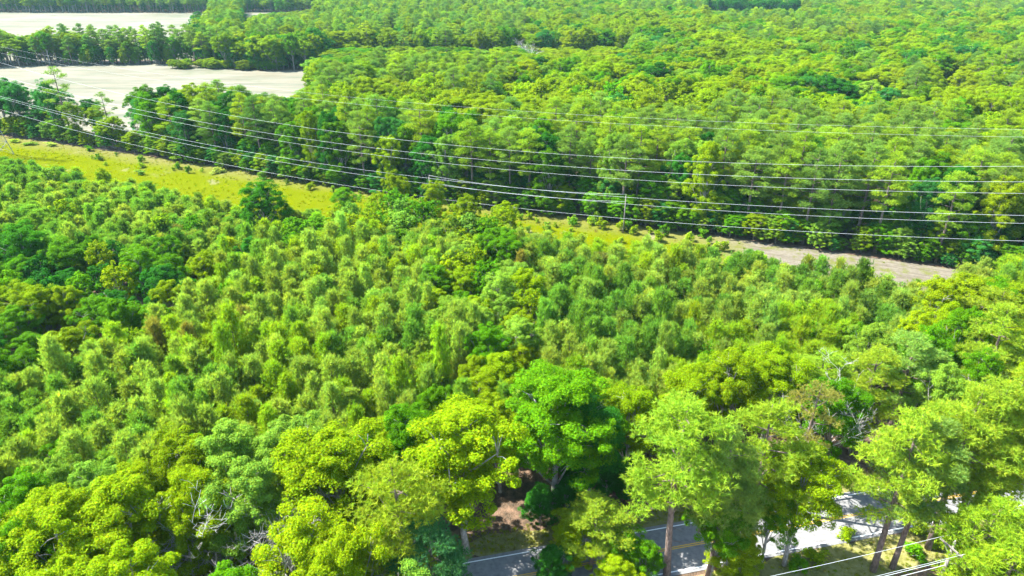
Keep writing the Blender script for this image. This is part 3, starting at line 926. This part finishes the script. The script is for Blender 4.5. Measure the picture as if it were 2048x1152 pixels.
# the forest beyond
def f_far(x, y, sp):
    if region(x, y) != 'far' or not free(x, y, 1.0): return
    d = math.hypot(x, y)
    px, py, _ = proj(x, y, 18)
    pn = lf(x, y, .012, 2) + .6 * lf(x, y, .04, 5)
    bias = -.42
    if 520 < px < 1050 and py < 95: bias = .12
    if px > 1000 and 215 < py < 330: bias = .12
    if px < 520: bias = -.05
    if 1100 < px < 1500 and 40 < py < 200: bias = -.55
    if pn + bias + R.uniform(-.3, .3) > 0 and not (330 < y < 441 and 630 < px < 1270) and not (600 < y < 762 and 1410 < px < 1610) and not inside((x, y), SLIV):
        cand['P'].append((x, y, cap(x, y, R.uniform(19, 24)), R.uniform(7, 9.5), R.choice('pqPp') if py < 200 else R.choice('Ppp'), 'far'))
    else:
        cn = lf(x, y, .02, 11) + R.uniform(-.5, .5)
        t = 'Y' if cn > -.2 else ('G' if cn > -.5 else R.choice('LTDL'))
        h = R.uniform(14.5, 21) + 2.0 * lf(x, y, .008, 20)
        h += 3.5 * lf(x, y, .03, 31)
        dd = R.uniform(8.5, 15)
        if 330 < y < 441 and 630 < px < 1270: h = R.uniform(8.5, 11.5)
        if 600 < y < 762 and 1410 < px < 1610: h = R.uniform(7, 10)
        if inside((x, y), SLIV): h = R.uniform(5, 7)
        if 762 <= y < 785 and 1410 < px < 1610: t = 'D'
        cand['B'].append((x, y, cap(x, y, h), dd, t, 'far'))
scatter(130, 420, 7.7, lambda x, y: f_far(x, y, 7.7))
scatter(420, 1180, 8.4, lambda x, y: f_far(x, y, 8.4), margin=25)
for i in range(150):
    px = R.uniform(-160, 372); py = R.uniform(122, 131)
    if 335 < px and R.random() < .4: continue
    x, y = P(px, py); h = R.uniform(10, 16) if R.random() < .6 else R.uniform(6, 11)
    if R.random() < .3: cand['P'].append((x, y, R.uniform(14, 18), R.uniform(6, 8), R.choice('pq'), 'band'))
    else: cand['B'].append((x, y, h, h * .45 + 1.5, R.choice('GTDYG'), 'band'))
for i in range(240):
    px = R.uniform(640, 1260); py = R.uniform(104, 114)
    x, y = P(px, py); h = R.uniform(10, 18)
    cand['B'].append((x, y, h, h * .5 + 1, R.choice('GTTD'), 'band2'))
for i in range(420):                               # leafy faces of the far wood edges round the pale fields
    if i < 190: px, py = R.uniform(-200, 720), R.uniform(21.5, 24)
    elif i < 260: px, py = R.uniform(428, 484), R.uniform(26, 64)
    elif i < 330: px, py = R.uniform(390, 430), R.uniform(60, 126)
    else: px, py = R.uniform(345, 660), R.uniform(126, 133) + max(0, min(8, (R.random() * 0 + px - 400) * .06))
    x, y = P(px, py)
    if inside((x, y), FIELD1): continue
    h = R.uniform(9, 18)
    cand['B'].append((x, y, h, h * .5 + 2, R.choice('GTTDG'), 'band'))
# bright scrub at the foot of the wood beyond the field, and on the gap line
for i in range(60):
    px = R.uniform(345, 560); x, y = P(px, 137 + R.uniform(-3, 1) + (px > 480) * 3)
    cand['B'].append((x, y, R.uniform(3.5, 6), R.uniform(5, 8), 'Y' if px < 520 else 'G', 'scrub'))
# saplings and scrub on the cleared strip
for i in range(900):
    u = R.uniform(60, 262); s = R.uniform(1.0, STRIP_W - 1)
    if s > strip_w(u) - 1 or s < edge_s(u): continue
    if R.random() > (.65 if s < 12 else .22) or (u < 185 and R.random() < (.93 if s > 10 else .6)) or (205 < u < 250 and 14 < s < 34 and R.random() < .7): continue
    x, y = strip_pt(u, s)
    if not free(x, y, .3): continue
    hh = R.uniform(1.2, 3.4) if s < 14 else R.uniform(1.0, 2.6)
    cand['S'].append((x, y, hh, hh * R.uniform(.8, 1.2), R.choice('YYyGL'), 'strip'))
for (px, py, hh, dd, t) in [(178, 302, 2.0, 3.8, 'G'), (285, 335, 1.8, 3, 'Y'), (435, 345, 1.8, 5, 'o'), (280, 350, 1.8, 3.5, 'g'), (30, 285, 1.6, 4, 'y'), (100, 292, 1.5, 5, 'o'), (60, 290, 1.3, 5, 'L'),
                            (1690, 1075, 1.4, 2.6, 'Y'), (1835, 1065, 2.0, 2.8, 'y'), (1930, 1052, 2.2, 3, 'y'), (1820, 1110, 1.6, 3.2, 'G'), (1630, 1120, 1.6, 3.2, 'Y'), (1600, 1140, 1.6, 3, 'G'), (1870, 1095, 1.2, 2.4, 'y')]:
    x, y = P(px, py); cand['S'].append((x, y, hh, dd, t, 'strip' if py < 500 else 'verge'))

# ------------------------------------------------------------------ labels of the scattered trees: look, stand and a landmark to find it by
MARKS = [('the lattice tower', 10, 300), ('the white gap in the tree row', 262, 250), ('the yellow grass bend', 330, 340), ('the dark round tree on the strip', 515, 410),
         ('the smaller wooden pole', 858, 370), ('the taller wooden pole', 1250, 420), ('the pale gravel end of the strip', 1700, 520), ('the small grass clearing', 1870, 590),
         ('the hardwood ribbon', 120, 560), ('the black-shaded round tree', 268, 550), ('the brownish tree patch', 420, 590), ('the central hardwood ribbon', 1010, 620),
         ('the tip of the hardwood ribbon', 960, 480), ('the front plantation corner', 60, 820), ('the red trunk gap', 265, 900), ('the whitish topped tree', 440, 850),
         ('the biggest yellow-green tree', 925, 900), ('the black hollow', 1190, 900), ('the big olive pine', 1335, 860), ('the thin brownish pine', 1655, 800),
         ('the roadside pines', 1830, 900), ('the yellow corner pines', 2010, 1060), ('the bleached dead tree', 560, 1060), ('the corner of the wood', 60, 1080),
         ('the plantation middle', 700, 600), ('the plantation front rows', 600, 740), ('the olive pine rows', 1300, 560), ('the dark pine clump', 1600, 640), ('the plantation back rows', 780, 480),
         ('the far plantation rows', 150, 370), ('the shaded pine corner', 400, 450), ('the yellow pine spot', 1555, 600),
         ('the tip of the pale field', 600, 170), ('the big pale blue-green tree', 790, 280), ('the grey rounded pine', 1020, 240), ('the dark canopy hollow', 1470, 280),
         ('the tall blue-grey pine', 1520, 330), ('the tiered olive pine', 1925, 400), ('the white edge opening', 2040, 165), ('the dark far gap', 1880, 190),
         ('the white dead snag', 1062, 90), ('the spur between the fields', 450, 100), ('the far dark tree wall', 900, 100), ('the pale fields', 250, 120), ('the long pale trunk', 1147, 370)]
STAND = dict(left='in the far plantation', main='in the plantation', mixed='among plantation pines', ribbon='in a ribbon of hardwoods', back='on the near strip edge', front='in the front wood',
             hedge='in the row along the field', edge='at the front of the tall wood', foot='at the foot of the tall wood', under='under the tall wood edge', hollow='in the black hollow', band='in the tree band between the fields', band2='in the dark far tree wall', far='in the far forest', scrub='at the foot of the wood past the field', strip='on the cleared strip', verge='on the road verge')
def size_word(kind, h, dia):
    if kind == 'Y': return 'tall' if h > 11.3 else ('short' if h < 9.6 else 'middling')
    if kind == 'P': return 'wide' if dia > 8.6 else ('slim' if dia < 7.6 else 'full')
    if kind == 'S': return 'low' if h < 1.7 else 'tall'
    return 'wide' if dia > 9 else ('small' if dia < 6 else 'rounded')
def auto_label(kind, c):
    x, y, h, dia, t, st = c
    px, py, _ = proj(x, y, h * .7)
    m = min(MARKS, key=lambda q: (q[1] - px) ** 2 + 1.6 * (q[2] - py) ** 2)
    dx, dy = px - m[1], py - m[2]
    if abs(dx) > abs(dy) * 1.2: rel = 'left of' if dx < 0 else 'right of'
    else: rel = 'above' if dy < 0 else 'below'
    noun = {'B': 'broadleaf tree', 'P': 'pine', 'Y': 'young pine', 'S': 'shrub'}[kind]
    lab = f"{size_word(kind, h, dia)} {CNAME[t]} {noun} {STAND[st]}, {rel} {m[0]}"
    if len(lab.replace('-', ' ').split()) > 12: lab = f"{size_word(kind, h, dia)} {CNAME[t]} {noun} {rel} {m[0]}"
    return lab

def shown(c, kind):
    x, y, h, dia, t, st = c
    px, py, dep = proj(x, y, h * .75)
    r = F * dia * .5 / dep; rv = F * h * .4 / dep
    return (-r < px < 2048 + r and -rv < py < 1152 + rv), r * 2 * F * (dia if kind != 'S' else h) / dep

# ------------------------------------------------------------------ masses: ONE object per kind for what comes after the first 300
def mass(name, label, cat, items, variants, h0, d0):
    me = bpy.data.meshes.new(name)
    me.from_pydata([(c[0], c[1], 0) for c in items], [], [])
    n = len(items)
    a = me.attributes.new('tint', 'FLOAT_COLOR', 'POINT')
    a.data.foreach_set('color', np.array([(*vary(TINT[c[4]], .13), 1) for c in items], dtype=np.float32).ravel())
    a = me.attributes.new('size', 'FLOAT_VECTOR', 'POINT')
    a.data.foreach_set('vector', np.array([(c[3] / d0, c[3] / d0, c[2] / h0) for c in items], dtype=np.float32).ravel())
    a = me.attributes.new('turn', 'FLOAT_VECTOR', 'POINT')
    a.data.foreach_set('vector', np.array([(0, 0, R.uniform(0, 6.28)) for c in items], dtype=np.float32).ravel())
    a = me.attributes.new('variant', 'INT', 'POINT')
    a.data.foreach_set('value', np.array([R.randrange(len(variants)) for c in items], dtype=np.int32))
    o = link(name, me)
    g = bpy.data.node_groups.new(name, 'GeometryNodeTree')
    g.interface.new_socket('Geometry', in_out='INPUT', socket_type='NodeSocketGeometry')
    g.interface.new_socket('Geometry', in_out='OUTPUT', socket_type='NodeSocketGeometry')
    N, L = g.nodes.new, g.links.new
    gi = N('NodeGroupInput'); go = N('NodeGroupOutput'); iop = N('GeometryNodeInstanceOnPoints'); j = N('GeometryNodeJoinGeometry')
    for parts in variants:
        jj = N('GeometryNodeJoinGeometry')
        for me_ in parts:
            po = bpy.data.objects.new(me_.name, me_)         # data carrier only, never in the scene
            oi = N('GeometryNodeObjectInfo'); oi.inputs['Object'].default_value = po; oi.transform_space = 'ORIGINAL'
            L(oi.outputs['Geometry'], jj.inputs[0])
        ti = N('GeometryNodeGeometryToInstance'); L(jj.outputs[0], ti.inputs[0]); L(ti.outputs[0], j.inputs[0])
    iop.inputs['Pick Instance'].default_value = True
    def na(nm, dt):
        q = N('GeometryNodeInputNamedAttribute'); q.data_type = dt; q.inputs['Name'].default_value = nm
        return q.outputs['Attribute']
    L(gi.outputs[0], iop.inputs['Points']); L(j.outputs[0], iop.inputs['Instance'])
    L(na('variant', 'INT'), iop.inputs['Instance Index'])
    L(na('turn', 'FLOAT_VECTOR'), iop.inputs['Rotation']); L(na('size', 'FLOAT_VECTOR'), iop.inputs['Scale'])
    L(iop.outputs[0], go.inputs[0])
    md = o.modifiers.new('scatter', 'NODES'); md.node_group = g
    return tag(o, label, cat, kind='stuff')

ORD = 'first second third fourth fifth sixth seventh eighth ninth tenth eleventh twelfth thirteenth fourteenth fifteenth sixteenth seventeenth eighteenth'.split()
GROUPN = {'B': 'broadleaf trees of the woods', 'P': 'tall pines of the woods', 'Y': 'young pines of the plantation', 'S': 'shrubs on the cleared ground'}
LIM = {'B': 300 - sum(1 for k in KEY if k[4] == 'B'), 'P': 300 - sum(1 for k in KEY if k[4] == 'P') - 7, 'Y': 300, 'S': 300}
for kind in 'BPYS':
    vis = []; rest = []
    for c in cand[kind]:
        ok, a = shown(c, kind)
        (vis if ok else rest).append((a, c))
    vis.sort(key=lambda q: -q[0])
    ind = [c for a, c in vis[:LIM[kind]]]
    rest = [c for a, c in rest] + [c for a, c in vis[LIM[kind]:]]
    labs = [auto_label(kind, c) for c in ind]
    by = {}
    for i, l in enumerate(labs): by.setdefault(l, []).append(i)
    for l, ii in by.items():
        if len(ii) < 2: continue
        ii.sort(key=lambda i: proj(ind[i][0], ind[i][1], ind[i][2])[0])
        for n_, i in enumerate(ii):
            if n_ < len(ORD): labs[i] = l + (', leftmost' if n_ == 0 else (', rightmost' if n_ == len(ii) - 1 else ', %s from left' % ORD[n_]))
    for c, lab in zip(ind, labs):
        low = kind == 'B' and (c[2] < 12.5 and c[5] in ('foot', 'under', 'hedge', 'scrub', 'hollow', 'band') or (c[5] in ('edge', 'band', 'front', 'ribbon') and R.random() < .7))
        place(kind, pick(kind, None, low), c[0], c[1], c[2], c[3], c[4], lab, GROUPN[kind])
    near = [c for c in rest if math.hypot(c[0], c[1]) < 260]
    far = [c for c in rest if math.hypot(c[0], c[1]) >= 260]
    print(kind, len(ind), len(near), len(far))
    if kind == 'S':
        if rest: mass('low_scrub', 'low green scrub spread over the cleared strip', 'scrub', rest, SH, 2.4, 2.4)
        continue
    if kind == 'Y':
        if rest: mass('young_pine_stand', 'packed rows of young pines filling the back of the plantation', 'trees', rest, YP, 11, 4.7)
        continue
    # nearby rest uses fine trees, the distance coarser ones, within ONE object per kind
    vs = (BR + BRL[:2] + BRf) if kind == 'B' else (TP + TPf)
    nf = (len(BR), 2) if kind == 'B' else (len(TP), 0)
    o = mass('broadleaf_forest' if kind == 'B' else 'pine_forest', 'dense broadleaf canopy running back to the top of the view' if kind == 'B' else 'scattered grey-green pines mixed through the far forest canopy', 'forest', near + far, vs, *( (18, 10) if kind == 'B' else (22, 8)))
    at = o.data.attributes['variant']
    vv = []
    for i, c in enumerate(near + far):
        if i < len(near):
            vv.append(nf[0] + R.randrange(nf[1]) if (nf[1] and (c[2] < 8 or c[5] in ('foot', 'under', 'edge', 'band'))) else R.randrange(nf[0]))
        else:
            vv.append(nf[0] + R.randrange(nf[1]) if (nf[1] and (c[2] < 8 or c[5] in ('foot', 'under', 'edge', 'band'))) else R.randrange(nf[0] + nf[1], len(vs)))
    # joined inputs come out in reverse order of linking or in order; both are handled by storing explicit index below
    at.data.foreach_set('value', np.array(vv, dtype=np.int32))

# ------------------------------------------------------------------ the transmission line
TR = dict(
    W1=[(0, 94), (122, 116), (190, 128), (594, 183), (700, 193.5), (960, 216), (1200, 233), (1428, 243), (1622, 250), (1844, 255), (2048, 258)],
    W2=[(0, 106), (478, 182), (594, 196), (815, 218), (929, 226), (1195, 245), (1378, 255), (1478, 260), (1589, 263), (1930, 271)],
    W3=[(0, 125.5), (29, 133), (265, 192.5), (405, 220), (536, 244), (700, 267), (960, 295.4), (1200, 314), (1428, 324), (1650, 330.6), (1798, 332), (2048, 333)],
    W4=[(0, 153), (73, 171), (277, 218), (439, 249.5), (578, 273), (700, 290), (960, 319), (1200, 339), (1428, 351), (1650, 359), (1798, 360), (2048, 362.5)],
    W5=[(0, 160), (73, 178), (277, 226.5), (439, 260.6), (578, 285.6), (700, 303), (960, 334.5), (1200, 356), (1428, 369.5), (1650, 378.6), (1798, 382), (2048, 386)],
    W6=[(0, 192.5), (24, 200), (231, 248), (439, 294), (578, 319), (700, 335), (960, 368), (1200, 391), (1428, 407), (1650, 418.6), (1798, 423.6), (2048, 430)],
    W7=[(0, 197), (119, 228), (224, 253), (439, 301.4), (578, 327), (700, 346), (960, 380), (1200, 405), (1428, 422), (1650, 433), (1798, 438), (2048, 446)],
    W8=[(0, 219), (51, 234), (185, 269), (300, 297), (439, 327), (578, 352), (700, 372), (1025.5, 416.5), (1200, 432), (1428, 451), (1650, 466), (1798, 472.5), (2048, 481.7)])
SC = 19.0
OFF = dict(W1=-2.5, W2=2.5, W3=-4.2, W4=4.2, W5=-5.8, W6=5.8, W7=-4.2, W8=4.2)
WLAB = dict(W1='thin topmost cable of the power line', W2='faint second cable from the top of the power line', W3='third power cable from the top, first of the bright ones',
            W4='fourth power cable from the top crossing the tall wood', W5='fifth power cable from the top crossing the tall wood', W6='sixth power cable from the top passing the wooden pole',
            W7='second lowest power cable crossing the wooden pole', W8='lowest power cable running just over the cleared strip')
UT = min((i * .25 for i in range(0, 400)), key=lambda u: abs(proj(*strip_pt(u, SC), 3)[0] + 16))          # the tower's place along the strip
fits = {}
for k, pts in TR.items():
    off = SC + OFF[k]
    us, zs = [], []
    for px, py in pts:
        a = ray(px, py)
        q = a[0] * EN.x + a[1] * EN.y
        t = (off + EA[0] * EN.x + EA[1] * EN.y) / q
        us.append(strip_u(a[0] * t, a[1] * t)); zs.append(H + a[2] * t)
    fits[k] = np.polyfit(us, zs, 2)
    f = fits[k]
    print(k, [round(p_[1] - proj(*strip_pt(u_, off), float(np.polyval(f, u_)))[1], 1) for p_, u_ in zip(pts, us)], 'z tower %.1f mid %.1f right %.1f' % (np.polyval(f, UT), np.polyval(f, 180), np.polyval(f, 330)), f[0])
for k, f in fits.items():
    off = SC + OFF[k]
    pts = []
    for u in np.linspace(UT, 420, 70):
        x, y = strip_pt(u, off); pts.append((x, y, float(np.polyval(f, u))))
    mb = MB(); mb.tube(pts, [0.020 if k not in ('W1', 'W2') else 0.011] * len(pts), 5)
    tag(mb.build('power_cable', M_CABLE), WLAB[k], 'cable', 'power line cables')

# lattice tower: only its foot shows at the left edge of the picture
tx, ty = strip_pt(UT, SC)
rz = math.atan2(ET.y, ET.x)
tw = root('lattice_tower', (tx, ty, 0), 'grey steel lattice tower foot on the grassy strip at the picture edge', 'pylon', None, rz)
def lvl(z, top):                                   # half width of the tower at height z
    return 3.9 + (0.9 - 3.9) * min(1, z / 20.0) if z < 20 else 0.9 - .5 * (z - 20) / max(1, top - 20)
ztop = float(np.polyval(fits['W1'], UT)) + .3
zs_ = [0, 4.2, 8.2, 12, 15.4, 18.2, 20.5, 23, 26, 29, 32]
zs_ = [z for z in zs_ if z < ztop - 1] + [ztop]
cor = [(-1, -1), (1, -1), (1, 1), (-1, 1)]
def cp(i, z): w = lvl(z, ztop); return (cor[i][0] * w, cor[i][1] * w, z)
for i in range(4):
    mb = MB(); mb.tube([cp(i, z) for z in zs_], [.11] * len(zs_), 4); mb.build('leg', M_STEEL, tw, False)
for a, b_ in zip(zs_, zs_[1:]):
    for i in range(4):
        j = (i + 1) % 4
        for p, q in ((cp(i, a), cp(j, b_)), (cp(j, a), cp(i, b_)), (cp(i, b_), cp(j, b_))):
            mb = MB(); mb.tube([p, q], [.055, .055], 4); mb.build('brace', M_STEEL, tw, False)
for wa, wb in (('W3', 'W4'), ('W5', 'W6'), ('W7', 'W8'), ('W1', 'W2')):
    za, zb = float(np.polyval(fits[wa], UT)), float(np.polyval(fits[wb], UT))
    for k, z in ((wa, za), (wb, zb)):
        o = -OFF[k]; dz = 1.6 if k not in ('W1', 'W2') else 0.0
        zz = z + dz; w = lvl(zz, ztop)
        mb = MB()
        for s in (-1, 1):
            mb.tube([(s * w, w * (1 if o > 0 else -1), zz), (0, o, zz)], [.06, .05], 4)
            mb.tube([(s * w, w * (1 if o > 0 else -1), zz + 1.3), (0, o, zz)], [.06, .05], 4)
        mb.build('arm', M_STEEL, tw, False)
        if dz:
            mb = MB(); mb.tube([(0, o, zz - .05), (0, o, z)], [.09, .09], 6); mb.build('insulator', M_CERAM, tw)

# ------------------------------------------------------------------ wooden poles on the strip and their two lines
def wood_pole(px, py_top, h, label):
    x, y = P(px, py_top, h)
    t = root('utility_pole', (x, y, 0), label, 'pole', 'wooden poles along the tall wood')
    mb = MB(); mb.tube([(0, 0, -.5), (0, 0, h * .5), (0, 0, h)], [.15, .13, .10], 8); mb.build('pole', M_POLE, t)
    mb = MB(); mb.tube([(0, 0, h + .002), (0, 0, h + .3)], [.05, .04], 6); mb.build('insulator', M_CERAM, t)
    mb = MB(); mb.box((.13 * -EN.x, .13 * -EN.y, h - 1.5), (.10, 0, 0), (0, .10, 0), (0, 0, .18)); mb.build('bracket', M_STEEL, t, False)
    return (x, y, h)
p1 = wood_pole(1252, 391, 9.5, 'taller wooden utility pole at the foot of the wood crossing the lowest cables')
p2 = wood_pole(858, 353, 9.5, 'small wooden pole top showing above the yellow-green saplings')
for dz, sag, lab in ((.28, 1.0, 'thin upper wire sagging between the two wooden poles'), (-1.5, .9, 'thin lower wire sagging between the two wooden poles')):
    mb = MB()
    pts = [(p1[0] + (p2[0] - p1[0]) * t, p1[1] + (p2[1] - p1[1]) * t, p1[2] + dz - sag * 4 * t * (1 - t)) for t in np.linspace(0, 1, 24)]
    mb.tube(pts, [.028] * 24, 4); tag(mb.build('pole_wire', M_CABLE), lab, 'wire', 'wires of the wooden poles')
for dx_, lab in ((-5, 'guy wire running down from the small wooden pole into scrub'), (5.5, 'second guy wire of the small wooden pole running the other way')):
    mb = MB(); mb.tube([(p2[0], p2[1], p2[2] - .6), (p2[0] + dx_, p2[1] + abs(dx_) * .2, 0)], [.018, .018], 4)
    tag(mb.build('guy_wire', M_STEEL), lab, 'wire', 'guy wires')

# ------------------------------------------------------------------ crossarm pole by the road
PH = 11.0
ax1, ay1 = P(1889, 1078, PH - .5); ax2, ay2 = P(1924, 1108, PH - .5)
cx, cy = (ax1 + ax2) / 2, (ay1 + ay2) / 2
t = root('crossarm_pole', (cx, cy, 0), 'wooden utility pole with a wooden crossarm below the roadside pines', 'pole')
mb = MB(); mb.tube([(0, 0, -.5), (0, 0, PH * .5), (0, 0, PH)], [.20, .17, .13], 10); mb.build('pole', M_POLE, t)
arm = Vector((ax1 - cx, ay1 - cy, 0)); al = arm.length; an = arm.normalized(); at_ = Vector((-an.y, an.x, 0))
al = max(al, 1.2)
mb = MB(); mb.box(at_ * .19 + Vector((0, 0, PH - .6)), an * al, at_ * .055, Vector((0, 0, .07))); mb.build('crossarm', M_POLE, t, False)
for s in (-1, 1):
    mb = MB(); mb.tube([at_ * .20 + an * s * al * .6 + Vector((0, 0, PH - .69)), at_ * .17 + Vector((0, 0, PH - 1.5))], [.03, .03], 4); mb.build('brace', M_STEEL, t, False)
ends = []
for s, dz in ((-.95, -.45), (.95, -.45)):
    q = at_ * .19 + an * s * al + Vector((0, 0, PH - .525))
    mb = MB(); mb.tube([q, q + Vector((0, 0, .22))], [.06, .045], 8); mb.build('insulator', M_CERAM, t)
    ends.append(q + Vector((cx, cy, .22)))
mb = MB(); mb.tube([Vector((0, 0, PH + .002)), Vector((0, 0, PH + .25))], [.06, .045], 8); mb.build('insulator', M_CERAM, t)
mb = MB(); mb.box(at_ * -.2 + Vector((0, 0, PH - 2.3)), at_ * .05, an * .05, Vector((0, 0, .1))); mb.build('bracket', M_STEEL, t, False)
mb = MB(); mb.box(at_ * -.2 + Vector((0, 0, PH - 2.9)), at_ * .05, an * .05, Vector((0, 0, .1))); mb.build('bracket', M_STEEL, t, False)
wires = [(ends[0], .014, 'near outer wire from the end of the crossarm beside the road'), (ends[1], .014, 'far outer wire from the end of the crossarm beside the road'),
         (Vector((cx, cy, PH - 2.3)) + at_ * -.26, .020, 'upper thick cable below the crossarm beside the road'), (Vector((cx, cy, PH - 2.9)) + at_ * -.26, .024, 'lower thick cable below the crossarm beside the road')]
for q, r, lab in wires:
    mb = MB(); pts = []
    for w in np.linspace(-1, 1, 61):
        l = w * 50; sag = 1.1 * (1 - (1 - 2 * abs(w)) ** 2) if False else 4 * .9 * abs(w) * (1 - abs(w))
        pts.append((q.x + RT.x * l, q.y + RT.y * l, q.z - sag))
    mb.tube(pts, [r] * 61, 5); tag(mb.build('roadside_wire', M_CABLE), lab, 'wire', 'wires beside the road')

# ------------------------------------------------------------------ rough grass on the strip and verge: nobody could count it
gm = leaf_mat('grass_blade', .4, .6, (1.1, 1.1, .4), .0)
def tuft(seed):
    global rng
    rng = np.random.default_rng(seed)
    n = 46
    a = rng.uniform(0, 6.28, n); r = rng.uniform(0, .4, n)
    base = np.stack([np.cos(a) * r, np.sin(a) * r, np.zeros(n)], 1)
    dd = unit(rng.normal(size=(n, 3)) * .35 + np.array([0, 0, 1.0])) * rng.uniform(.25, .6, size=(n, 1))
    sd = unit(np.cross(dd, rng.normal(size=(n, 3)))) * .035
    return soup('tuft', np.stack([base - sd, base + sd, base + dd], 1), leafvar(n, .2, .15), gm, 3)
TUFTS = [tuft(900 + i) for i in range(4)]
TINT.update(z=(0.26, 0.30, 0.001), x=(0.20, 0.27, 0.002), w=(0.28, 0.28, 0.07))
items = []
for i in range(7000):
    u = R.uniform(-30, 330); s = R.uniform(0.3, STRIP_W)
    if noise.noise((u * .09, s * .12, 1)) < R.uniform(-.5, .35): continue
    if u > 235 and s < 16 and R.random() < .93: continue
    x, y = strip_pt(u, s); k = R.uniform(.4, 1.0)
    items.append((x, y, k, k, 'w' if (s < 9 and R.random() < .6) else R.choice('zzx'), ''))
mass('grass', 'rough yellow-green grass growing over the cleared strip', 'grass', items, [(q,) for q in TUFTS], 1, 1)
items = []
for i in range(5200):
    u = R.uniform(-60, 60); s = R.choice([R.uniform(-12, -4.0), R.uniform(3.9, 7)])
    x, y = road_pt(u, s); k = R.uniform(.25, .6)
    items.append((x, y, k, k, R.choice('zwwx'), ''))
mass('verge_grass', 'short dry grass along both road verges', 'grass', items, [(q,) for q in TUFTS], 1, 1)

# ------------------------------------------------------------------ summer air: one closed box of even haze round everything
def haze():
    x0, x1, y0, y1, z0, z1 = -2950, 2950, -380, 4450, -1.0, 62.0
    me = bpy.data.meshes.new('haze')
    v = [(x, y, z) for x in (x0, x1) for y in (y0, y1) for z in (z0, z1)]
    me.from_pydata(v, [], [(0, 1, 3, 2), (4, 6, 7, 5), (0, 4, 5, 1), (2, 3, 7, 6), (0, 2, 6, 4), (1, 5, 7, 3)])
    m = bpy.data.materials.new('pale_air'); m.use_nodes = True
    n = m.node_tree; n.nodes.remove(n.nodes['Principled BSDF'])
    vol = n.nodes.new('ShaderNodeVolumePrincipled')
    vol.inputs['Color'].default_value = (0.50, 0.92, 0.95, 1)
    vol.inputs['Density'].default_value = 0.00005
    n.links.new(vol.outputs[0], n.nodes['Material Output'].inputs['Volume'])
    me.materials.append(m)
    tag(link('haze', me), kind='stuff')
haze()
